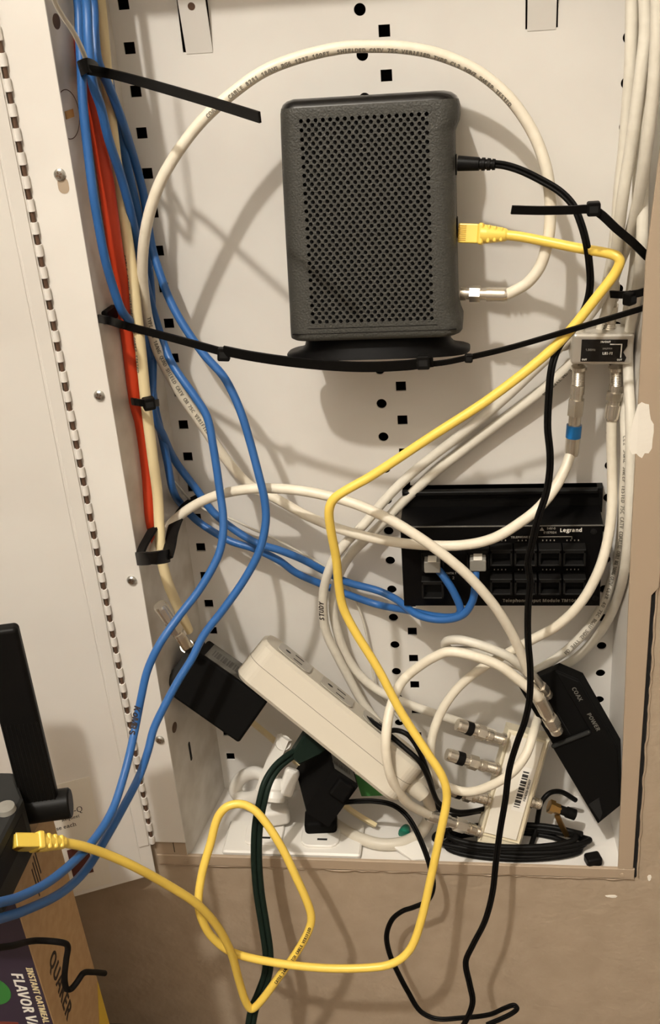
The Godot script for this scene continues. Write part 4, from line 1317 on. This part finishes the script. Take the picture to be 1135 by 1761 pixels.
	r = one_cable("coax_cable", "second white coax cable of the bundle slanting down beneath the yellow cable", "cable", "coax bundle at the right", "coax_grey", 3.5, [V(303.3, 86.5, 58), V(303.3, -10.9, 58), V(304.3, -29.5, 60), V(302.9, -48.9, 62), V(300.6, -76.5, 62), V(298.9, -95.4, 60), V(296.6, -118.6, 58), V(295.8, -140.2, 52), V(295.5, -159.8, 44), V(294.6, -189.6, 30), V(286.4, -219.7, 20), V(271.7, -237.4, 14), V(254.6, -255.9, 10), V(224.6, -280.8, 8), V(204.4, -297.1, 8), V(181.6, -315.7, 9), V(166.7, -329.2, 10), V(155, -340.8, 11), V(141.7, -355.3, 12), V(130, -366.7, 13), V(118.3, -378.3, 14), V(109.5, -392.2, 14), V(103.6, -408.4, 14), V(100.5, -426.5, 14), V(102.2, -447.6, 14), V(107.7, -471.4, 13), V(116.6, -489, 13), V(128.4, -501.5, 14), V(141.8, -509.6, 15), V(157.6, -516.6, 16), V(175.7, -523.5, 17), V(198.2, -535.1, 14), V(221, -547.7, 10)])
	st = S()
	print_along(st, r[1], 3.5, "18AWG SHIELDED CATV 75C CM TYPE RG6", 293, 3.4, Vector3(0.4, -0.5, 1), false)
	part(st, "jacket_print", M.print_faint, r[0])
	r = one_cable("coax_cable", "third white coax cable of the bundle plugged into the top of the splitter", "cable", "coax bundle at the right", "coax_grey", 3.5, [V(307.7, 86.5, 74), V(307.7, -10.2, 74), V(308.3, -33.3, 75), V(308, -59.2, 75), V(306.8, -86.4, 72), V(305.8, -107.5, 66), V(304.2, -129.4, 56), V(301.9, -149.5, 44), V(298.8, -164.5, 34), V(296, -179.6, 26)])
	f_plug(r[0], V(295.4, -203.7, 24), V(296.2, -177.8, 27), "", 1.0)
	r = one_cable("coax_cable", "white coax cable passing straight down behind the splitter along the right wall", "cable", "coax bundle at the right", "coax_grey", 3.4, [V(304.8, 86.5, 24), V(304.8, -12.9, 24), V(306, -47, 26), V(307.1, -84.8, 30), V(307.9, -116.5, 34), V(308.1, -140.5, 36), V(308.5, -163.1, 34), V(307.8, -192.7, 21.7), V(307.2, -217.4, 11.3), V(307.2, -235.3, 11.6), V(307.9, -263.5, 23.6), V(308.6, -291.8, 35.6), V(308.6, -326.4, 35.9), V(308.5, -359.5, 33.1), V(307.2, -396.6, 14), V(301, -421.6, 16), V(290, -443.9, 16), V(275.6, -462.8, 16), V(258.3, -475, 20), V(250.9, -480, 22), V(253.7, -497.3, 22)])
	st = S()
	print_along(st, r[1], 3.4, "CL2 3GHZ SWEEP TESTED 75C CATV COAXIAL CABLE RG6 18AWG CATV CL2R 40 75C RGSU 3GHZ TYPE CM", 378, 3.6, Vector3(-0.2, 0.1, 1))
	part(st, "jacket_print", M.print_faint, r[0])
	r = one_cable("coax_cable", "outermost white coax cable bowing along the right wall below the splitter", "cable", "coax bundle at the right", "coax_grey", 3.4, [V(307.7, 86.5, 50), V(307.7, -11.6, 50), V(308, -44.1, 54), V(307.7, -80, 60), V(308.2, -116.2, 56), V(308.4, -149.1, 60), V(309.1, -182.4, 43), V(308.2, -209.7, 28.4), V(308.1, -229.5, 27.5), V(309.2, -262.8, 45), V(309.7, -295.9, 54.1), V(310, -331.6, 59.6), V(309.6, -371.5, 52.5), V(307.8, -421.2, 22), V(298.8, -449.4, 14), V(282.7, -474.3, 10), V(263.4, -488.5, 10), V(254.7, -496.3, 10), V(256.9, -507.5, 12)])

	# black power leads
	var o := node_at("power_lead", V(193.9, -727.8, 140), "black power lead from the modem's top socket hanging past the bottom flange", "cord")
	st = S()
	twin(st, [V(222.6, -98.2, 45), V(230, -99.6, 45), V(238.5, -102.5, 46), V(248.5, -107.3, 48), V(260.5, -114.1, 52), V(268.4, -121.7, 56), V(272.7, -130.8, 60), V(276.2, -142.4, 62), V(278.3, -154.2, 62), V(279.6, -168.9, 60), V(277.6, -181.4, 60), V(270.9, -192.8, 66), V(261.4, -202.5, 72), V(256.7, -214, 78), V(255, -231.2, 82), V(254.5, -250.8, 84), V(256.1, -267.6, 86), V(256, -281.7, 86), V(253.9, -294.9, 88), V(249, -311.3, 90), V(245.5, -329.1, 90), V(243, -344.2, 90), V(244.6, -357.9, 90), V(243.2, -377.8, 92), V(243.3, -401, 94), V(244.9, -423.2, 96), V(244.6, -446, 98), V(241.5, -464.4, 100), V(236.4, -480.7, 102), V(230.7, -504, 104), V(227.8, -528.8, 108), V(223.9, -554.2, 112), V(220.8, -580.2, 116), V(218.1, -606.9, 120), V(212.3, -632, 124), V(202.5, -654.8, 128), V(197.5, -669.6, 130), V(200.2, -691.1, 132), V(202.2, -707.2, 134), V(198.9, -720.6, 136), V(191.5, -737.9, 138)], 1.25, Vector3(0.35, 0.2, 1), 6)
	part(st, "lead", M.tie_black, o)
	st = S()
	lathe(st, V(202.1, -97.4, 42), V(223.2, -98.6, 45), [Vector2(0, 0.1), Vector2(0, 4.6), Vector2(12.5, 3.9), Vector2(13, 3.2), Vector2(14, 3.2), Vector2(14.2, 3.9), Vector2(16, 3.8), Vector2(16.2, 3.0), Vector2(17.2, 3.0), Vector2(17.4, 3.7), Vector2(19.2, 3.5), Vector2(19.4, 2.8), Vector2(20.2, 2.8), Vector2(20.4, 3.4), Vector2(22, 3.2), Vector2(22.2, 0.1)], 16)
	part(st, "barrel_plug", M.satin_black, o)
	o = node_at("power_lead", V(173.3, -734, 130), "black power lead from the tilted transformer running out over the bottom flange", "cord")
	st = S()
	twin(st, [V(104.1, -570.6, 68), V(115.8, -567.3, 70), V(129.6, -565.1, 72), V(142.9, -564.5, 76), V(152.4, -566.9, 82), V(159.1, -572.7, 88), V(166.5, -585.7, 96), V(172, -600, 104), V(173.8, -615.4, 108), V(169.1, -628, 110), V(158.7, -635.2, 110), V(149.4, -642.1, 108), V(140.7, -654, 106), V(135.7, -671.3, 106), V(137.3, -688.8, 108), V(143, -707.1, 110), V(150.6, -726.8, 112), V(159.8, -746.1, 114), V(172.3, -751.6, 116), V(191, -747, 118), V(214.5, -736.3, 122), V(227.6, -724.9, 124), V(233.8, -720.6, 125), V(236, -723.2, 126), V(232, -727.5, 127), V(223.9, -732.8, 128), V(213, -740.3, 128)], 1.1, Vector3(0.2, 0.3, 1))
	part(st, "lead", M.tie_black, o)
	st = S()
	lathe(st, V(103, -549.1, 74), V(104.9, -571.7, 68), [Vector2(0, 0.1), Vector2(0, 4.6), Vector2(5, 4.2), Vector2(11, 2.8), Vector2(13, 2.2), Vector2(13, 0.1)], 14)
	part(st, "strain_relief", M.satin_black, o)
	r = one_cable("power_lead", "black lead emerging from behind the power strip and passing under the curled coax", "cord", "", "tie_black", 1.9, [V(119.8, -491.7, 58), V(129.9, -487.7, 72), V(138.3, -487.7, 80), V(153.6, -496.9, 88), V(166.2, -506.1, 94), V(171.9, -522.2, 92), V(175.4, -540.4, 88), V(179.5, -556.9, 82), V(191.5, -573.5, 72), V(204.6, -581.6, 62), V(220.4, -593.2, 42), V(234.2, -592.2, 34)])
	r = one_cable("power_lead", "second black lead beside the power strip dropping behind the yellow cable", "cord", "", "tie_black", 1.9, [V(141.8, -496.6, 76), V(147.9, -487, 84), V(154.2, -484.7, 88), V(160, -487.2, 90), V(165.6, -496, 92), V(170.6, -516.4, 88), V(174, -539, 82), V(177.2, -565.8, 74), V(184.4, -586.4, 62), V(197.5, -595.7, 50), V(211.1, -603.2, 38), V(225, -613.1, 30)])
	r = one_cable("power_lead", "black lead looping between the amplifier and the converter box", "cord", "", "tie_black", 2.0, [V(284.1, -593.1, 34), V(272.2, -579.8, 40), V(262.9, -576, 46), V(256.5, -582, 50), V(254.4, -593.9, 50), V(252.8, -608.9, 50), V(248.8, -614.5, 61.5), V(244.2, -614.5, 76)])
	# coil of black lead on the floor
	var pts := []
	for i in 81:
		var a := TAU * i / 16.0
		var k := i / 80.0
		pts.append(V(233 + cos(a) * (54 - 7 * sin(a * 0.31)) + 4 * sin(i * 0.7), -616.4 + 2.3 * floor(i / 16.0) * 1.15 + 0.8 * sin(i * 0.9), 61 + sin(a) * (15 - 3 * k)))
	pts = pts.map(func(q: Vector3) -> Vector3: return Vector3(minf(q.x, 0.302), maxf(q.y, -0.6168), q.z))
	r = one_cable("cord_coil", "coil of black power cord lying on the enclosure floor under the amplifier", "cord", "", "satin_black", 2.15, pts, Vector3.INF, 4)
	st = S()
	rbox(st, Transform3D(Basis(Vector3(0, 1, 0), 0.3), V(294.5, -613, 77.2)), 12, 8, 10, 2, 2)
	part(st, "plug", M.satin_black, r[0])

# ------------------------------------------------------------ ties
func tie(called: String, label: String, pts: Array, w: float, t: float, up: Vector3, head: Vector3, hn: Vector3, hu: Vector3, hs := 1.0) -> Node3D:
	var o := node_at(called, head, label, "zip tie")
	var st := S()
	band(st, pts, w, t, up, 6)
	part(st, "strap", M.tie_black, o)
	st = S()
	var f := frame(head, hn, hu)
	prism(st, f, rrect2(8.2 * hs, 8.6 * hs, 1.2), -3.0 * hs, 3.0 * hs, 0.5)
	var h := part(st, "head", M.tie_black, o)
	st = S()
	prism(st, f, rect2(-2.6 * hs, -2.0 * hs, 2.6 * hs, 2.0 * hs), 3.0 * hs, 3.1 * hs)
	part(st, "ratchet_slot", M.void, h)
	return o

func build_ties() -> void:
	tie("zip_tie", "wide black zip tie at the upper left, its long tail sticking out towards the viewer", [V(2.7, -27.3, 94.5), V(9.6, -31.8, 78), V(30.9, -34.8, 96), V(55.4, -38.5, 118), V(81.9, -42.7, 142), V(109.1, -47.1, 168)], 5.4, 1.4, Vector3(0.1, 1, 0.25), V(-10.7, -30.6, 56), Vector3(0.3, 0.2, 1), Vector3(0.2, 1, 0), 1.2)
	# wraps of the same tie round the bundle
	var st := S()
	band(st, [V(-14, -30.7, 58.7), V(-1.3, -26, 93.8), V(2.6, -24.9, 95), V(1.5, -28.7, 76.2), V(-7.6, -34.5, 43)], 7.5, 1.4, Vector3(-0.1, 1, 0.1), 5)
	meta(part(st, "tie_wrap", M.tie_black, self), "black loop of a tie clasping the blue bundle at the top left", "zip tie")
	# chain of three ties holding the modem
	tie("zip_tie", "black zip tie from the left wall anchor, first of the chain under the modem", [V(-19.1, -171.4, 84.7), V(-11, -170.6, 91.4), V(-9.9, -182.9, 64.6), V(4.5, -190.2, 58), V(29.9, -193.1, 70), V(55.3, -198, 78)], 5.0, 1.5, Vector3(0.05, 1, 0.05), V(55.2, -199.2, 78), Vector3(0.1, 0.1, 1), Vector3(0.1, 1, 0), 0.95)
	tie("zip_tie", "middle black zip tie of the chain, bowing below the modem's foot", [V(55.9, -196.2, 80), V(72.9, -198.7, 84), V(95.2, -201.3, 88), V(120.5, -203.6, 91), V(145.4, -205.1, 92), V(170, -205.1, 91), V(180.5, -204.3, 90), V(185.7, -204.1, 89)], 6.4, 1.5, Vector3(0, 1, 0.1), V(179.9, -203.5, 91), Vector3(0, 0.1, 1), Vector3(0, 1, 0), 0.95)
	tie("zip_tie", "thin black zip tie rising from the modem's foot to the right wall", [V(169.8, -206.5, 88), V(190.8, -206.1, 86), V(208.3, -203.6, 84), V(229.1, -199.8, 82), V(253.2, -194, 80), V(273.5, -188.5, 79), V(293.5, -182.8, 79), V(307, -180, 76), V(310.9, -179.3, 74)], 3.2, 1.5, Vector3(0, 1, 0.15), V(206.9, -203.6, 86), Vector3(0.1, 0, 1), Vector3(0.1, 1, 0), 0.6)
	st = S()
	prism(st, Transform3D(Basis(Vector3(-13, 0, 84).normalized() * -1.0, Vector3(0, 1, 0), Vector3(84, 0, 13).normalized()), V(-19.5, -174.3, 67.5)), rrect2(15, 8.5, 1), 0, 4, 0.6)
	meta(part(st, "tie_anchor", M.tie_black, self), "square black tie anchor stuck to the left wall", "anchor")
	# tie round the right bundle
	tie("zip_tie", "black zip tie round the right bundle with square head and clipped tail", [V(311, -150.6, 76.2), V(309.9, -149.7, 72), V(300.6, -139.1, 80), V(290.7, -129.8, 84), V(280.8, -120.5, 84), V(275, -118.3, 84), V(266.2, -117.8, 86), V(248.2, -115.9, 92), V(232.1, -113.4, 98)], 4.8, 1.3, Vector3(0.05, 1, 0.1), V(277.8, -118.1, 84), Vector3(0, 0, 1), Vector3(0, 1, 0), 0.9)
	tie("zip_tie", "small black zip tie above the splitter with its head turned sideways", [V(291.7, -175.1, 60), V(299.5, -174, 66), V(306, -172.9, 68), V(310.7, -171.1, 69.8)], 4.4, 1.4, Vector3(0, 1, 0.1), V(302.1, -175.6, 68), Vector3(0.7, 0, 0.7), Vector3(0, 1, 0), 0.9)
	# small tie and velcro on the left bundle
	tie("zip_tie", "short black zip tie pinching the cream and blue cables halfway down the left wall", [V(-15.2, -236.5, 59.4), V(-6.9, -229.5, 78.2), V(-2.7, -230.8, 77.2), V(-1, -235.8, 66), V(-3.5, -244.7, 43), V(-8.6, -252, 23.8)], 4.6, 1.4, Vector3(0.05, 1, 0.02), V(0.1, -233.4, 71.9), Vector3(0.5, 0, 1), Vector3(0, 1, 0), 0.95)
	var v := node_at("velcro_strap", V(-24.8, -367.5, 40), "black velcro strap looped round the coax at the lower left wall", "strap")
	st = S()
	band(st, [V(-19.7, -340, 88.5), V(-9.6, -328.5, 108.6), V(-1, -322.5, 118.4), V(3.5, -323.8, 115.4), V(3.9, -331.9, 99.8), V(-0.7, -344.1, 76.9)], 9.0, 1.6, Vector3(0.1, 1, 0.1), 6)
	part(st, "front_band", M.matte_black, v)
	st = S()
	band(st, [V(2.7, -337.1, 94.6), V(1.2, -336.4, 78.2), V(-0.4, -333.9, 62), V(-1.7, -334.1, 44.4), V(-0.5, -334, 23.8), V(3.2, -334.5, 10), V(7.7, -333.7, 6)], 9.5, 1.6, Vector3(0.8, 0.25, 0.55), 6)
	part(st, "upper_band", M.matte_black, v)
	st = S()
	band(st, [V(-16.9, -336.2, 90.4), V(-15, -331.9, 84.5), V(-12.8, -328.8, 77), V(-11.5, -327.1, 68.5)], 9, 1.6, Vector3(0.75, 0.3, 0.6), 4)
	part(st, "rear_band", M.matte_black, v)

# ------------------------------------------------------------ carton
func build_carton() -> void:
	# corners read off where the box stands: right side from front to back
	var c := node_at("oatmeal_carton", V(-150, -820, 235), "cardboard oatmeal carton standing at the lower left with purple front", "carton")
	var t := axes(V(-65, -457, 273), Vector3(1, 0, 0), Vector3(0.0, 1, 0.05))
	# local: x to the right, y up, z to the viewer; the box fills x < 0, y < 0, z < 0
	var st := S()
	prism(st, t, rect2(-170, -362, 0, 0), -70, 0, 0.6)
	part(st, "box", M.card, c)
	# printed front
	st = S()
	prism(st, t, rect2(-169.5, -361, -0.4, -0.6), 0.0, 0.25)
	var fr := part(st, "front_print", M.carton_purple, c)
	# the purple print wraps a little way round the edge, over it the tan side
	var s := Transform3D(Basis(t.basis.z * -1.0, t.basis.y, t.basis.x), t.origin)
	st = S()
	letters(st, Transform3D(s.basis * Basis(Vector3(0, 0, 1), -PI / 2), s * V(21, -117, 0.2)), "QUAKER", 15.5, 0.2)
	part(st, "side_name", M.carton_ink, c)
	st = S()
	letters(st, Transform3D(t.basis * Basis(Vector3(0, 0, 1), -PI / 2), t * V(-14, -120, 0.4)), "FLAVOR VARIETY", 10.5, 0.2)
	part(st, "front_name", M.print_white, fr)
	st = S()
	letters(st, Transform3D(t.basis * Basis(Vector3(0, 0, 1), -PI / 2), t * V(-4.5, -100, 0.4)), "INSTANT OATMEAL", 6, 0.2)
	part(st, "front_name", M.coax_cream, fr)
	st = S()
	prism(st, s, [Vector2(52, -212), Vector2(69, -176), Vector2(69, -260), Vector2(46, -260)], 0, 0.2)
	part(st, "side_flash", M.carton_yellow, c)
	st = S()
	for i in 4:
		prism(st, s, rect2(27 + i * 3.0, -40 + i * 3.5, 28.2 + i * 3.0, -16 + i * 2.5), 0, 0.15)
	part(st, "side_print", M.carton_ink, c)
	st = S()
	prism(st, t.translated_local(V(-36, -97, 0)), circle2(14, 28), 0.25, 0.45)
	part(st, "green_seal", M.carton_green, fr)
	st = S()
	prism(st, t, rect2(-169, -361, -24, -128), 0.25, 0.4)
	part(st, "front_picture", M.carton_red, fr)
	# thin dark cord dangling in front of the carton
	one_cable("dark_cord", "thin dark cord dangling in front of the oatmeal carton", "cord", "", "matte_black", 1.9, [V(-51.4, -441, 332.7), V(-48.7, -458.5, 315), V(-46.5, -477.7, 294), V(-35.7, -484.8, 288), V(-32.7, -492, 284), V(-35.6, -503.9, 284), V(-39.5, -519.1, 284), V(-40.3, -529.3, 284), V(-38.6, -532.1, 282), V(-36, -531, 278), V(-33.5, -529.8, 272), V(-31.9, -538, 264), V(-30.7, -555.3, 250)])

# ------------------------------------------------------------ router
func build_router() -> void:
	var r := node_at("router", V(-150, -457, 250), "black router with upright flat antennas resting on the oatmeal carton", "router")
	var st := S()
	prism(st, Transform3D(Basis(Vector3(1, 0, 0), Vector3(0, 0, -1), Vector3(0, 1, 0)), V(-60, -456.5, 250)), [Vector2(-160, -56), Vector2(-8, -56), Vector2(0, -46), Vector2(0, 7), Vector2(-15, 30), Vector2(-160, 30)], 0, 41, 1.6)
	part(st, "body", M.router_grey, r)
	st = S()
	prism(st, axes(V(-60, -430, 272), Vector3(0, 0, -1), Vector3(0, 1, 0)), rect2(-22, -9, 24, 7), -0.2, 0.3, 0.1)
	part(st, "port_panel", M.void, r)
	st = S()
	lathe(st, V(-66, -415.5, 254), V(-66, -414, 254), [Vector2(0, 0.1), Vector2(0, 6), Vector2(3, 5.4), Vector2(3.6, 0.1)], 18)
	part(st, "button", M.clear_plastic, r)
	# antennas
	for a in [[V(-57.5, -305, 226), V(-59.5, -444, 226), 23.0], [V(-108, -282, 226), V(-110, -419, 226), 23.0]]:
		var top: Vector3 = a[0]
		var bot: Vector3 = a[1]
		st = S()
		var f := axes((top + bot) / 2, Vector3(0.97, 0, -0.24), top - bot)
		var h := top.distance_to(bot) / MM
		rbox(st, f, a[2], h, 9, 3.0, 3)
		var an := part(st, "antenna", M.satin_black, r)
		st = S()
		for i in 9:
			rbox(st, f.translated_local(V(-10 + i * 2.5, -h * 0.22, 4.3)), 0.9, h * 0.5, 1.0, 0.4, 1)
		part(st, "antenna_ribs", M.satin_black, an)
		st = S()
		lathe(st, f * V(-11, -h / 2 + 6, 0), f * V(18, -h / 2 + 6, 0), [Vector2(0, 0.1), Vector2(0, 8.5), Vector2(1, 9.5), Vector2(28, 9.5), Vector2(29, 8.5), Vector2(29, 0.1)], 22)
		part(st, "hinge", M.satin_black, an)
